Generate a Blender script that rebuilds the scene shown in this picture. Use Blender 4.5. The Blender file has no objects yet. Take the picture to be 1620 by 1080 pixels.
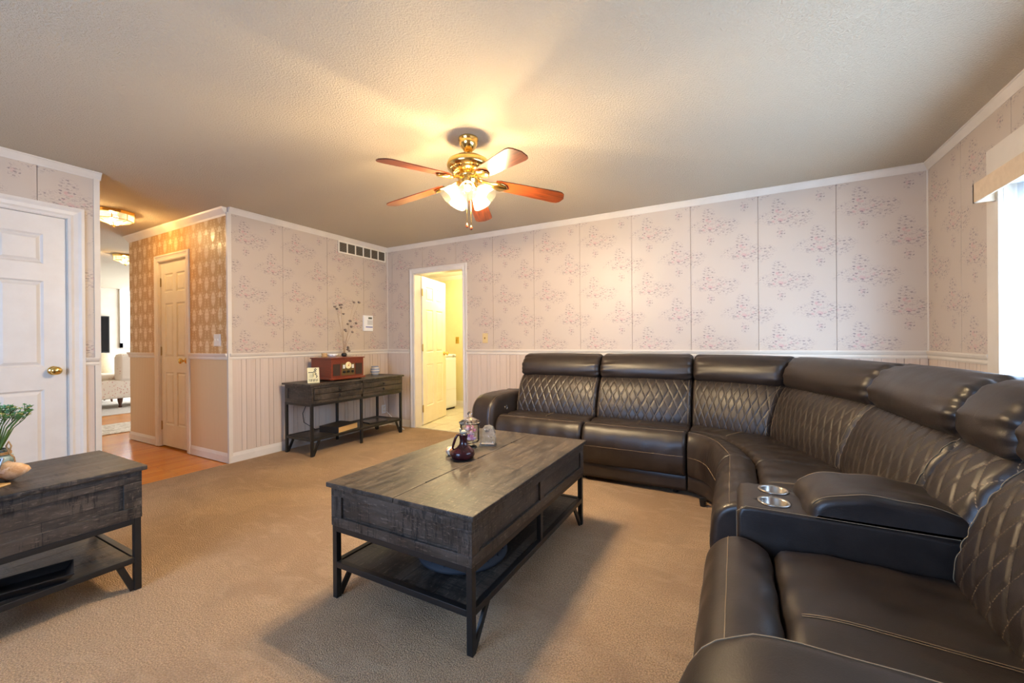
import bpy, bmesh, math, random
from mathutils import Vector, Matrix
random.seed(7)
S = bpy.context.scene
C = S.collection
R_ = math.radians

# ---------------------------------------------------------------- camera, world, exposure
CAMZ = 1.1427
def make_camera():
    f, yaw, pi, ro = 645.57, .4999, -.0011, -.0082
    F = Vector((-math.sin(yaw)*math.cos(pi), math.cos(yaw)*math.cos(pi), math.sin(pi)))
    R0 = Vector((math.cos(yaw), math.sin(yaw), 0)); U0 = R0.cross(F)
    R = R0*math.cos(ro) + U0*math.sin(ro); U = U0*math.cos(ro) - R0*math.sin(ro)
    cd = bpy.data.cameras.new('camera'); cd.sensor_width = 36; cd.lens = f*36/1620
    cd.clip_start = .03
    co = bpy.data.objects.new('camera', cd); C.objects.link(co)
    m = Matrix((R, U, -F)).transposed().to_4x4(); m.translation = Vector((0, 0, CAMZ))
    co.matrix_world = m; S.camera = co
make_camera()
S.view_settings.view_transform = 'Standard'; S.view_settings.look = 'None'
S.view_settings.gamma = 1; S.view_settings.use_curve_mapping = False
S.view_settings.exposure = 0.38
W = bpy.data.worlds.new('world'); S.world = W; W.use_nodes = True
W.node_tree.nodes['Background'].inputs[0].default_value = (.62, .78, 1, 1)
W.node_tree.nodes['Background'].inputs[1].default_value = 1.0

def area(name, loc, rot, sx, sy, power, col, spread=180):
    l = bpy.data.lights.new(name, 'AREA'); l.shape = 'RECTANGLE'; l.size = sx; l.size_y = sy
    l.energy = power; l.color = col; l.spread = R_(spread)
    o = bpy.data.objects.new(name, l); C.objects.link(o); o.location = loc; o.rotation_euler = rot
    return o
def point(name, loc, power, col, rad=.03):
    l = bpy.data.lights.new(name, 'POINT'); l.energy = power; l.color = col; l.shadow_soft_size = rad
    o = bpy.data.objects.new(name, l); C.objects.link(o); o.location = loc
    return o
DAY = (.50, .71, 1.0)
WARM = (1.0, .745, .43)
# daylight outside the glazed door in the right wall, outside the window of the wall behind the camera,
# and outside the windows of the living room beyond the hall
area('daylight_right', (1.62, 1.95, 1.15), (0, R_(90), 0), 2.1, 2.5, 215, DAY)
area('daylight_front', (-1.6, -1.98, 1.45), (R_(90), 0, 0), 1.8, 1.3, 105, (.34, .58, 1.0))
area('daylight_living', (-10.4, 6.3, 1.5), (R_(-90), 0, 0), 3.4, 1.8, 330, (.85, .93, 1))
area('daylight_living_far', (-12.9, 4.72, 1.8), (0, R_(-90), 0), 1.3, 1.36, 45, (.85, .93, 1))

# ---------------------------------------------------------------- node helpers
def srgb(r, g, b):
    def c(v):
        v /= 255.
        return v/12.92 if v <= .04045 else ((v+.055)/1.055)**2.4
    return (c(r), c(g), c(b), 1)
class NB:
    def __init__(s, nt): s.nt = nt
    def n(s, t, **kw):
        nd = s.nt.nodes.new(t)
        for k, v in kw.items(): setattr(nd, k, v)
        return nd
    def l(s, a, b): s.nt.links.new(a, b)
    def inp(s, sock, v):
        if v is None: return
        if hasattr(v, 'is_linked') or isinstance(v, bpy.types.NodeSocket): s.l(v, sock)
        else: sock.default_value = v
    def m(s, op, a, b=None, c=None, clamp=False):
        nd = s.n('ShaderNodeMath', operation=op); nd.use_clamp = clamp
        s.inp(nd.inputs[0], a); s.inp(nd.inputs[1], b); s.inp(nd.inputs[2], c)
        return nd.outputs[0]
    def mix(s, f, a, b, mode='MIX'):
        nd = s.n('ShaderNodeMix', data_type='RGBA', blend_type=mode); nd.clamp_factor = True
        s.inp(nd.inputs[0], f); s.inp(nd.inputs[6], a); s.inp(nd.inputs[7], b)
        return nd.outputs[2]
    def ramp(s, f, lo, hi, a=0., b=1.):
        nd = s.n('ShaderNodeMapRange'); nd.interpolation_type = 'SMOOTHSTEP'
        s.inp(nd.inputs[0], f); s.inp(nd.inputs[1], lo); s.inp(nd.inputs[2], hi); s.inp(nd.inputs[3], a); s.inp(nd.inputs[4], b)
        return nd.outputs[0]
    def comb(s, x, y, z=0.):
        nd = s.n('ShaderNodeCombineXYZ'); s.inp(nd.inputs[0], x); s.inp(nd.inputs[1], y); s.inp(nd.inputs[2], z)
        return nd.outputs[0]
    def sep(s, v):
        nd = s.n('ShaderNodeSeparateXYZ'); s.l(v, nd.inputs[0]); return nd.outputs
    def coord(s, k='Object'):
        return s.n('ShaderNodeTexCoord').outputs[k]
    def mapv(s, v, loc=(0,0,0), rot=(0,0,0), sc=(1,1,1)):
        nd = s.n('ShaderNodeMapping'); s.l(v, nd.inputs[0])
        nd.inputs[1].default_value = loc; nd.inputs[2].default_value = rot; nd.inputs[3].default_value = sc
        return nd.outputs[0]
    def noise(s, v, scale, detail=3, rough=.5, dist=0., out=0):
        nd = s.n('ShaderNodeTexNoise'); s.l(v, nd.inputs['Vector'])
        nd.inputs['Scale'].default_value = scale; nd.inputs['Detail'].default_value = detail
        nd.inputs['Roughness'].default_value = rough; nd.inputs['Distortion'].default_value = dist
        return nd.outputs[out]
    def vor(s, v, scale, feat='F1', rnd=1.):
        nd = s.n('ShaderNodeTexVoronoi', feature=feat); s.l(v, nd.inputs['Vector'])
        nd.inputs['Scale'].default_value = scale; nd.inputs['Randomness'].default_value = rnd
        return nd.outputs
    def bump(s, h, strength=.3, dist=.01, normal=None):
        nd = s.n('ShaderNodeBump'); s.inp(nd.inputs['Height'], h); nd.inputs['Strength'].default_value = strength
        nd.inputs['Distance'].default_value = dist
        if normal: s.l(normal, nd.inputs['Normal'])
        return nd.outputs[0]
MATS = {}
def mat(name, fn=None, col=(.8,.8,.8,1), rough=.5, metal=0., spec=None, **kw):
    if name in MATS: return MATS[name]
    m = bpy.data.materials.new(name); m.use_nodes = True; MATS[name] = m
    nb = NB(m.node_tree); p = m.node_tree.nodes['Principled BSDF']
    p.inputs['Base Color'].default_value = col; p.inputs['Roughness'].default_value = rough; p.inputs['Metallic'].default_value = metal
    if spec is not None: p.inputs['Specular IOR Level'].default_value = spec
    for k, v in kw.items(): p.inputs[k.replace('_', ' ')].default_value = v
    if fn: fn(nb, p)
    return m
def micro(sc, amt, d=.002):
    def fn(nb, p):
        v = nb.coord(); h = nb.noise(v, sc, 3, .6)
        nb.l(nb.bump(h, amt, d), p.inputs['Normal'])
    return fn
def vary(c1, c2, sc, amt=.15, d=.002, detail=4, stretch=(1,1,1)):
    def fn(nb, p):
        v = nb.mapv(nb.coord(), sc=stretch); h = nb.noise(v, sc, detail, .6)
        nb.l(nb.mix(nb.ramp(h, .3, .7), c1, c2), p.inputs['Base Color'])
        nb.l(nb.bump(h, amt, d), p.inputs['Normal'])
    return fn

# paint, trim
mat('white_paint', vary(srgb(222,215,206), srgb(216,208,198), 6, .05), rough=.38)
mat('cream_paint', vary(srgb(240,232,214), srgb(234,225,205), 6, .05), rough=.4)
mat('trim_white', vary(srgb(220,210,196), srgb(214,203,188), 5, .05), rough=.45)
mat('hall_trim', vary(srgb(238,226,206), srgb(232,218,196), 5, .05), rough=.4)
mat('yellow_wall', vary(srgb(238,226,172), srgb(233,220,164), 5, .1), rough=.7)
mat('white_plain', micro(80, .03), col=srgb(240,240,240), rough=.6)
mat('beige_wall', vary(srgb(206,194,178), srgb(200,187,170), 4, .05), rough=.7)
mat('core_wall', micro(60, .1), col=srgb(198,176,158), rough=.8)
def ceil_fn(nb, p):
    v = nb.coord()
    a = nb.noise(v, 95, 3, .6); b = nb.vor(v, 120)[0]
    h = nb.m('ADD', nb.ramp(a, .42, .62), nb.m('MULTIPLY', b, -.5))
    big = nb.noise(v, 1.1, 3, .5)
    nb.l(nb.mix(big, srgb(208,195,172), srgb(201,187,164)), p.inputs['Base Color'])
    nb.l(nb.bump(h, .58, .006), p.inputs['Normal'])
mat('ceiling_texture', ceil_fn, rough=.9, spec=.2)
def carpet_fn(nb, p):
    v = nb.coord()
    f = nb.noise(v, 170, 3, .75); t = nb.vor(v, 210)[0]; g = nb.noise(v, 1.6, 4, .55, .6); g2 = nb.noise(nb.mapv(v, rot=(0,0,.5), sc=(1,2.2,1)), 5, 3, .6, .8)
    c = nb.mix(nb.ramp(f, .36, .64), srgb(180,135,94), srgb(243,205,158))
    c = nb.mix(nb.m('MULTIPLY', nb.ramp(g, .40, .62), .6), c, srgb(186,145,106))
    c = nb.mix(nb.m('MULTIPLY', nb.ramp(g2, .5, .7), .3), c, srgb(236,202,162))
    nb.l(c, p.inputs['Base Color'])
    h = nb.m('ADD', nb.m('MULTIPLY', f, 1.2), nb.m('MULTIPLY', t, -1.1))
    h = nb.m('ADD', h, nb.m('MULTIPLY', g2, .8))
    nb.l(nb.bump(h, 1., .016), p.inputs['Normal'])
mat('carpet', carpet_fn, rough=.95, spec=.1, Sheen_Weight=.25)
def hardwood_fn(nb, p):
    v = nb.coord()
    br = nb.n('ShaderNodeTexBrick'); nb.l(nb.mapv(v, rot=(0,0,R_(90))), br.inputs['Vector'])
    br.inputs['Scale'].default_value = 1; br.inputs['Brick Width'].default_value = .9; br.inputs['Row Height'].default_value = .06
    br.inputs['Mortar Size'].default_value = .0012; br.offset = .37
    br.inputs['Color1'].default_value = srgb(214,136,46); br.inputs['Color2'].default_value = srgb(192,112,32); br.inputs['Mortar'].default_value = srgb(110,58,20)
    g = nb.noise(nb.mapv(v, sc=(30, 2, 1)), 4, 4, .6)
    nb.l(nb.mix(nb.m('MULTIPLY', g, .45), br.outputs[0], srgb(222,144,58)), p.inputs['Base Color'])
    nb.l(nb.bump(g, .05, .002), p.inputs['Normal'])
mat('hardwood', hardwood_fn, rough=.22)
mat('tile', vary(srgb(214,206,184), srgb(200,190,166), 9, .05), rough=.35)
mat('grout', micro(60, .1), col=srgb(176,166,144), rough=.8)

# ---- floral wallpaper: a half-drop repeat of rose sprays on pinkish cream
def floral_group():
    g = bpy.data.node_groups.new('rose_spray', 'ShaderNodeTree')
    g.interface.new_socket('P', in_out='INPUT', socket_type='NodeSocketVector')
    for nm in ('Leaf', 'Pink', 'Wisp'): g.interface.new_socket(nm, in_out='OUTPUT', socket_type='NodeSocketFloat')
    nb = NB(g); gi = nb.n('NodeGroupInput'); go = nb.n('NodeGroupOutput')
    P = gi.outputs[0]; x, y, _ = nb.sep(P)
    def ell(cx, cy, rx, ry):
        a = nb.m('DIVIDE', nb.m('SUBTRACT', x, cx), rx); b = nb.m('DIVIDE', nb.m('SUBTRACT', y, cy), ry)
        return nb.m('SUBTRACT', 1., nb.m('ADD', nb.m('MULTIPLY', a, a), nb.m('MULTIPLY', b, b)))
    def mx(*a):
        r = a[0]
        for q in a[1:]: r = nb.m('MAXIMUM', r, q)
        return r
    M = mx(ell(-.01, -.02, .21, .065), ell(-.05, .05, .06, .10), ell(.075, -.06, .10, .06), ell(.235, .115, .035, .05), ell(-.12, -.005, .09, .035))
    rag = nb.m('SUBTRACT', nb.noise(P, 22, 3, .7), .5)
    Mr = nb.m('ADD', M, nb.m('MULTIPLY', rag, 1.2))
    pd = nb.n('ShaderNodeVectorMath', operation='ADD')
    nv = nb.n('ShaderNodeVectorMath', operation='SCALE'); nb.l(nb.noise(P, 60, 2, .5, 0, 1), nv.inputs[0]); nv.inputs['Scale'].default_value = .016
    nb.l(P, pd.inputs[0]); nb.l(nv.outputs[0], pd.inputs[1]); PD = pd.outputs[0]
    v1 = nb.vor(nb.mapv(PD, rot=(0,0,.6), sc=(1, 1.9, 1)), 36)
    r1, g1, _b = nb.sep(v1[1])
    leaf = nb.m('MULTIPLY', nb.ramp(v1[0], .44, .28), nb.ramp(r1, .60, .66))
    v1b = nb.vor(nb.mapv(PD, loc=(.3, .2, 0), rot=(0,0,-1.0), sc=(1, 2.2, 1)), 30); r1b = nb.sep(v1b[1])[0]
    leaf = nb.m('MAXIMUM', leaf, nb.m('MULTIPLY', nb.ramp(v1b[0], .42, .26), nb.ramp(r1b, .62, .66)))
    leaf = nb.m('MULTIPLY', leaf, nb.ramp(Mr, .05, .35))
    leaf = nb.m('MULTIPLY', leaf, nb.ramp(g1, 0., 1., .45, 1.))
    v2 = nb.vor(PD, 26); r2, g2, _b = nb.sep(v2[1])
    core = mx(ell(-.05, -.035, .06, .035), ell(-.045, .045, .035, .035), ell(.06, -.03, .045, .03), ell(.24, .12, .025, .025))
    pink = nb.m('MULTIPLY', nb.ramp(v2[0], .55, .2), nb.ramp(nb.m('ADD', core, nb.m('MULTIPLY', rag, .8)), -.1, .45))
    petal = nb.vor(PD, 95)[0]
    pink = nb.m('MULTIPLY', pink, nb.ramp(petal, .1, .6, 1., .45))
    w = nb.m('ABSOLUTE', nb.m('SUBTRACT', nb.noise(nb.mapv(P, rot=(0,0,.5), sc=(1, 2.2, 1)), 24, 1, .5, 1.), .5))
    wisp = nb.m('MULTIPLY', nb.ramp(w, .03, .008), nb.ramp(Mr, -.35, .15))
    nb.l(leaf, go.inputs[0]); nb.l(pink, go.inputs[1]); nb.l(wisp, go.inputs[2])
    return g
FG = floral_group()
def floral_fn(nb, p):
    uv = nb.coord('UV'); u, v, _ = nb.sep(uv)
    PU, PV = .54, .534
    outs = []
    for du, dv in ((0., 0.), (.27, .267)):
        a = nb.m('SUBTRACT', nb.m('MULTIPLY', nb.m('FRACT', nb.m('DIVIDE', nb.m('ADD', u, du+PU*.5-.20+PU), PU)), PU), PU*.5)
        b = nb.m('SUBTRACT', nb.m('MULTIPLY', nb.m('FRACT', nb.m('DIVIDE', nb.m('ADD', v, dv+PV*.5-1.13+PV*4), PV)), PV), PV*.5)
        gn = nb.n('ShaderNodeGroup'); gn.node_tree = FG; nb.l(nb.comb(a, b), gn.inputs[0]); outs.append(gn.outputs)
    L = nb.m('MAXIMUM', outs[0][0], outs[1][0]); K = nb.m('MAXIMUM', outs[0][1], outs[1][1]); Wp = nb.m('MAXIMUM', outs[0][2], outs[1][2])
    base = nb.mix(nb.noise(uv, 3, 2, .5), srgb(199,184,168), srgb(194,178,162))
    c = nb.mix(nb.m('MULTIPLY', Wp, .42), base, srgb(138,118,122))
    c = nb.mix(nb.m('MULTIPLY', K, .8), c, srgb(200,146,144))
    c = nb.mix(nb.m('MULTIPLY', L, .80), c, srgb(112,98,106))
    nb.l(c, p.inputs['Base Color'])
    fine = nb.noise(uv, 420, 2, .5)
    nb.l(nb.bump(nb.m('ADD', fine, nb.m('MULTIPLY', L, .5)), .06, .001), p.inputs['Normal'])
    nb.l(nb.ramp(K, 0., 1., .42, .30), p.inputs['Roughness'])
mat('floral_wallpaper', floral_fn, rough=.42, spec=.4)
def damask_fn(nb, p):
    uv = nb.coord('UV'); u, v, _ = nb.sep(uv)
    PU, PV = .25, .317; res = None
    for du, dv in ((0., 0.), (.125, .1585)):
        a = nb.m('SUBTRACT', nb.m('MULTIPLY', nb.m('FRACT', nb.m('DIVIDE', nb.m('ADD', u, du+8*PU), PU)), PU), PU*.5)
        b = nb.m('SUBTRACT', nb.m('MULTIPLY', nb.m('FRACT', nb.m('DIVIDE', nb.m('ADD', v, dv), PV)), PV), PV*.5)
        def ell(cx, cy, rx, ry):
            q = nb.m('DIVIDE', nb.m('SUBTRACT', nb.m('ABSOLUTE', a), cx), rx); w = nb.m('DIVIDE', nb.m('SUBTRACT', b, cy), ry)
            return nb.m('SUBTRACT', 1., nb.m('SQRT', nb.m('ADD', nb.m('MULTIPLY', q, q), nb.m('MULTIPLY', w, w))))
        ang = nb.m('ARCTAN2', b, a); pet = nb.m('MULTIPLY', nb.m('SINE', nb.m('MULTIPLY', ang, 11.)), .16)
        med = nb.m('MULTIPLY', nb.ramp(nb.m('ADD', ell(0., .0, .05, .09), nb.m('MULTIPLY', pet, .5)), .0, .45), nb.ramp(nb.m('SINE', nb.m('MULTIPLY', b, 170.)), -1., 1., .7, 1.))
        ring = nb.m('ABSOLUTE', nb.m('SUBTRACT', ell(0., -.01, .105, .15), .06))
        leafy = nb.m('SINE', nb.m('MULTIPLY', b, 230.))
        ring = nb.m('MULTIPLY', nb.ramp(nb.m('ADD', ring, nb.m('MULTIPLY', leafy, .035)), .06, .02), nb.m('MULTIPLY', nb.ramp(b, .09, .03), .6))
        tuft = nb.ramp(nb.m('ADD', ell(.0, -.125, .03, .03), pet), 0., .25)
        t = nb.m('MAXIMUM', nb.m('MAXIMUM', med, ring), tuft)
        res = t if res is None else nb.m('MAXIMUM', res, t)
    nb.l(nb.mix(nb.m('MULTIPLY', res, .75), srgb(200,154,96), srgb(242,216,166)), p.inputs['Base Color'])
    nb.l(nb.ramp(res, 0., 1., .5, .3), p.inputs['Roughness'])
    nb.l(nb.bump(res, .15, .001), p.inputs['Normal'])
mat('damask_wallpaper', damask_fn, rough=.4)
def stripe_fn(nb, p):
    uv = nb.coord('UV'); u, v, _ = nb.sep(uv)
    s = nb.m('SINE', nb.m('MULTIPLY', u, 2*math.pi/.022))
    g = nb.noise(nb.mapv(uv, sc=(40, 1, 1)), 2.5, 3, .6)
    c = nb.mix(nb.ramp(s, -.2, .6), srgb(224,192,142), srgb(234,208,164))
    nb.l(nb.mix(nb.m('MULTIPLY', g, .4), c, srgb(214,178,130)), p.inputs['Base Color'])
mat('hall_wainscot', stripe_fn, rough=.5)
def plank_fn(nb, p):
    v = nb.coord(); g = nb.noise(nb.mapv(v, sc=(30, 30, .7)), 2, 4, .6); h = nb.noise(nb.mapv(v, sc=(120, 120, 1)), 2, 2, .5)
    oi = nb.n('ShaderNodeObjectInfo').outputs['Random']
    c = nb.mix(nb.ramp(g, .3, .7), srgb(208,190,174), srgb(201,181,164))
    c = nb.mix(nb.m('MULTIPLY', oi, .35), c, srgb(222,207,194))
    nb.l(nb.mix(nb.m('MULTIPLY', nb.ramp(h, .55, .7), .25), c, srgb(206,180,164)), p.inputs['Base Color'])
mat('wainscot_plank', plank_fn, rough=.5)
mat('groove', micro(30, .1), col=srgb(176,150,134), rough=.8)

# ---- furniture
LAT_A, LAT_B = .073, .15
def leather_base(nb, p, uvlat=False):
    v = nb.coord()
    f = nb.vor(v, 330)[0]; n1 = nb.noise(v, 9, 4, .6, .3); n2 = nb.noise(nb.mapv(v, sc=(1, 1, 2.4)), 26, 4, .65, 1.2)
    c = nb.mix(nb.ramp(n1, .3, .7), srgb(37,30,27), srgb(48,39,34))
    h = nb.m('ADD', nb.m('MULTIPLY', f, .25), nb.m('MULTIPLY', n2, .8))
    if uvlat:
        uv = nb.coord('UV'); a, b, _ = nb.sep(uv)
        best = None
        for sg in (1, -1):
            l = nb.m('ADD', nb.m('DIVIDE', a, LAT_A), nb.m('DIVIDE', b, LAT_B*sg))
            d = nb.m('ABSOLUTE', nb.m('SUBTRACT', nb.m('FRACT', nb.m('ADD', l, 50.5)), .5))
            best = d if best is None else nb.m('MINIMUM', best, d)
        dash = nb.ramp(nb.m('SINE', nb.m('MULTIPLY', b, 2*math.pi/.009)), -.5, -.1)
        th = nb.m('MULTIPLY', nb.ramp(best, .022, .010), dash)
        msk = nb.ramp(nb.sep(nb.coord('UV'))[1], .02, .03)
        th = nb.m('MULTIPLY', th, msk)
        c = nb.mix(nb.m('MULTIPLY', th, .7), c, srgb(142,124,100))
    nb.l(c, p.inputs['Base Color'])
    nb.l(nb.ramp(n1, .2, .8, .34, .45), p.inputs['Roughness'])
    nb.l(nb.bump(h, .16, .004), p.inputs['Normal'])
mat('leather', lambda nb, p: leather_base(nb, p), rough=.4, spec=.5)
mat('leather_quilted', lambda nb, p: leather_base(nb, p, True), rough=.4, spec=.5)
mat('thread', micro(200, .2), col=srgb(142,122,96), rough=.8)
mat('steel', micro(90, .05), col=srgb(205,200,195), rough=.22, metal=1.)
def rustic(axis):
    def fn(nb, p):
        v = nb.coord()
        st = [3, 3, 3]; st[axis] = .55; st = tuple(st)
        br = nb.n('ShaderNodeTexBrick')
        x, y, z = nb.sep(v); q = (x, y, z)
        along = q[axis]; across = nb.m('ADD', q[2], nb.m('MULTIPLY', q[1-axis] if axis < 2 else q[0], 1.))
        nb.l(nb.comb(along, across), br.inputs['Vector'])
        br.inputs['Scale'].default_value = 1; br.inputs['Brick Width'].default_value = .31; br.inputs['Row Height'].default_value = .115
        br.inputs['Mortar Size'].default_value = .0015; br.inputs['Mortar Smooth'].default_value = .3; br.inputs['Bias'].default_value = 0
        br.inputs['Color1'].default_value = (0,0,0,1); br.inputs['Color2'].default_value = (1,1,1,1); br.inputs['Mortar'].default_value = (.0,.0,.0,1)
        g = nb.noise(nb.mapv(v, sc=st), 9, 6, .68, .4)
        g2 = nb.noise(nb.mapv(v, sc=tuple(4 if i != axis else .9 for i in range(3))), 32, 3, .7)
        saw = nb.noise(nb.mapv(v, sc=tuple(26 if i == axis else 3.0 for i in range(3))), 3.2, 4, .75)
        patch = nb.ramp(nb.noise(v, 4, 3, .6), .42, .56)
        c = nb.mix(nb.ramp(g, .36, .70), srgb(17,16,17), srgb(72,64,57))
        c = nb.mix(nb.m('MULTIPLY', br.outputs[0], .45), c, srgb(88,75,63))
        c = nb.mix(nb.m('MULTIPLY', nb.m('MULTIPLY', nb.ramp(saw, .50, .58), patch), .85), c, srgb(14,13,13))
        c = nb.mix(nb.m('MULTIPLY', nb.ramp(g2, .56, .68), .5), c, srgb(122,108,95))
        c = nb.mix(nb.m('MULTIPLY', br.outputs[1], .6), c, srgb(16,15,15))
        nb.l(c, p.inputs['Base Color'])
        nb.l(nb.ramp(g, .2, .8, .34, .55), p.inputs['Roughness'])
        nb.l(nb.bump(nb.m('ADD', g2, nb.m('MULTIPLY', br.outputs[1], -1.)), .18, .002), p.inputs['Normal'])
    return fn
mat('rustic_wood_x', rustic(0), rough=.45); mat('rustic_wood_y', rustic(1), rough=.45); mat('rustic_wood_z', rustic(2), rough=.45)
mat('black_metal', micro(120, .1), col=srgb(24,23,23), rough=.42)
mat('brass', micro(60, .03), col=(.86, .60, .20, 1), rough=.16, metal=1.)
mat('old_brass', micro(60, .05), col=(.50, .36, .14, 1), rough=.3, metal=1.)
def blade_fn(nb, p):
    v = nb.coord(); g = nb.noise(nb.mapv(v, sc=(1.2, 14, 3)), 5, 5, .65, .5)
    nb.l(nb.mix(nb.ramp(g, .3, .72), srgb(72,30,13), srgb(126,60,26)), p.inputs['Base Color'])
mat('blade_wood', blade_fn, rough=.28)
def radio_fn(nb, p):
    v = nb.coord(); g = nb.noise(nb.mapv(v, sc=(2, 2, 16)), 6, 4, .6)
    nb.l(nb.mix(g, srgb(92,34,18), srgb(132,54,27)), p.inputs['Base Color'])
mat('mahogany', radio_fn, rough=.3)
def black(name, c=(26,25,25), r=.4): return mat(name, micro(150, .08), col=srgb(*c), rough=r)
black('black_plastic'); black('black_cover', (30,28,27), .5); black('tray_black', (22,20,20), .3); black('basket_dark', (30,34,42), .7)

# ---------------------------------------------------------------- object helpers
OFF = {}
def empty(name, loc, label=None, cat=None, group=None, kind=None, rotz=0):
    o = bpy.data.objects.new(name, None); C.objects.link(o); o.location = loc; o.rotation_euler = (0, 0, rotz)
    o.empty_display_size = .1; OFF[o] = Vector(loc)
    return tag(o, label, cat, group, kind)
def tag(o, label=None, cat=None, group=None, kind=None):
    if label: o['label'] = label
    if cat: o['category'] = cat
    if group: o['group'] = group
    if kind: o['kind'] = kind
    return o
def link(name, me, m, parent=None):
    if m: me.materials.append(MATS[m] if isinstance(m, str) else m)
    o = bpy.data.objects.new(name, me); C.objects.link(o)
    if parent is not None: o.parent = parent
    return o
def obj(name, bm, m, parent=None, local=False, smooth=False, bevel=0., seg=2):
    """one mesh object; world coordinates unless local (then in the parent's frame)"""
    if not local:
        off = OFF.get(parent, Vector()) if parent is not None else Vector()
        if parent is None:                      # top level mesh: origin at the foot of its bounding box
            xs = [v.co for v in bm.verts]
            mn = Vector([min(c[i] for c in xs) for i in range(3)]); mx = Vector([max(c[i] for c in xs) for i in range(3)])
            off = Vector(((mn.x+mx.x)/2, (mn.y+mx.y)/2, mn.z))
        bmesh.ops.translate(bm, verts=bm.verts, vec=-off)
    bmesh.ops.recalc_face_normals(bm, faces=bm.faces)
    if smooth:
        for f in bm.faces: f.smooth = True
    me = bpy.data.meshes.new(name); bm.to_mesh(me); bm.free()
    o = link(name, me, m, parent)
    if not local:
        if parent is None: o.location = off
        OFF[o] = off
    if bevel:
        b = o.modifiers.new('bevel', 'BEVEL'); b.width = bevel; b.segments = seg; b.limit_method = 'ANGLE'; b.angle_limit = R_(40)
        if smooth or True:
            for f in me.polygons: f.use_smooth = True
            w = o.modifiers.new('wn', 'WEIGHTED_NORMAL'); w.keep_sharp = False
    return o
def NBM(): return bmesh.new()
def box(bm, x0, x1, y0, y1, z0, z1):
    vs = [bm.verts.new((x, y, z)) for x in (x0, x1) for y in (y0, y1) for z in (z0, z1)]
    for q in ((0,1,3,2),(4,6,7,5),(0,4,5,1),(2,3,7,6),(0,2,6,4),(1,5,7,3)): bm.faces.new([vs[i] for i in q])
    return vs
def boxo(name, x0, x1, y0, y1, z0, z1, m, parent=None, bevel=0., local=False):
    bm = NBM(); box(bm, x0, x1, y0, y1, z0, z1); return obj(name, bm, m, parent, local=local, bevel=bevel)
def bar(bm, a, b, w, h=None, up=(0,0,1)):
    """rectangular bar from a to b"""
    a = Vector(a); b = Vector(b); h = h or w; d = (b-a).normalized(); u = Vector(up)
    s = d.cross(u)
    if s.length < 1e-4: s = d.cross(Vector((1,0,0)))
    s.normalize(); u = s.cross(d)
    vs = []
    for p in (a, b):
        for i, j in ((-1,-1),(1,-1),(1,1),(-1,1)): vs.append(bm.verts.new(p + s*i*w/2 + u*j*h/2))
    for q in ((0,1,2,3),(7,6,5,4),(0,4,5,1),(1,5,6,2),(2,6,7,3),(3,7,4,0)): bm.faces.new([vs[i] for i in q])
def tube(bm, pts, r, n=8, cap=True, closed=False):
    pts = [Vector(p) for p in pts]; rings = []; N = len(pts); prev = None
    for i, p in enumerate(pts):
        if closed: d = pts[(i+1) % N] - pts[i-1]
        else: d = pts[min(i+1, N-1)] - pts[max(i-1, 0)]
        d.normalize()
        if prev is None:
            u = d.cross(Vector((0,0,1)))
            if u.length < 1e-3: u = d.cross(Vector((1,0,0)))
        else: u = prev - d*prev.dot(d)
        u.normalize(); prev = u; w = d.cross(u); rr = r[i] if isinstance(r, (list, tuple)) else r
        rings.append([bm.verts.new(p + u*math.cos(2*math.pi*k/n)*rr + w*math.sin(2*math.pi*k/n)*rr) for k in range(n)])
    for i in range(N if closed else N-1):
        A = rings[i]; B = rings[(i+1) % N]
        for k in range(n): bm.faces.new((A[k], A[(k+1) % n], B[(k+1) % n], B[k]))
    if cap and not closed: bm.faces.new(rings[0][::-1]); bm.faces.new(rings[-1])
def lathe(bm, prof, c=(0,0,0), n=32, M=None, mod=None):
    """surface of revolution about z, prof = [(r,z)]"""
    rings = []; c = Vector(c)
    for r, z in prof:
        ring = []
        for k in range(n):
            a = 2*math.pi*k/n; rr = r*(mod(a, z) if mod else 1)
            p = Vector((rr*math.cos(a), rr*math.sin(a), z))
            if M is not None: p = M @ p
            ring.append(bm.verts.new(c + p))
        rings.append(ring)
    for A, B in zip(rings, rings[1:]):
        for k in range(n): bm.faces.new((A[k], A[(k+1) % n], B[(k+1) % n], B[k]))
    if prof[0][0] > 1e-6: bm.faces.new(rings[0][::-1])
    if prof[-1][0] > 1e-6: bm.faces.new(rings[-1])
    bmesh.ops.remove_doubles(bm, verts=bm.verts, dist=1e-6)
def sphere(bm, c, r, sc=(1,1,1), nu=14, nv=10, M=None):
    prof = [(r*math.sin(math.pi*i/nv), -r*math.cos(math.pi*i/nv)) for i in range(nv+1)]
    prof[0] = (0, -r); prof[-1] = (0, r)
    Ms = Matrix.Diagonal((*sc, 1)); Ms = (M @ Ms) if M is not None else Ms
    lathe(bm, prof, c, nu, Ms)
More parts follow.
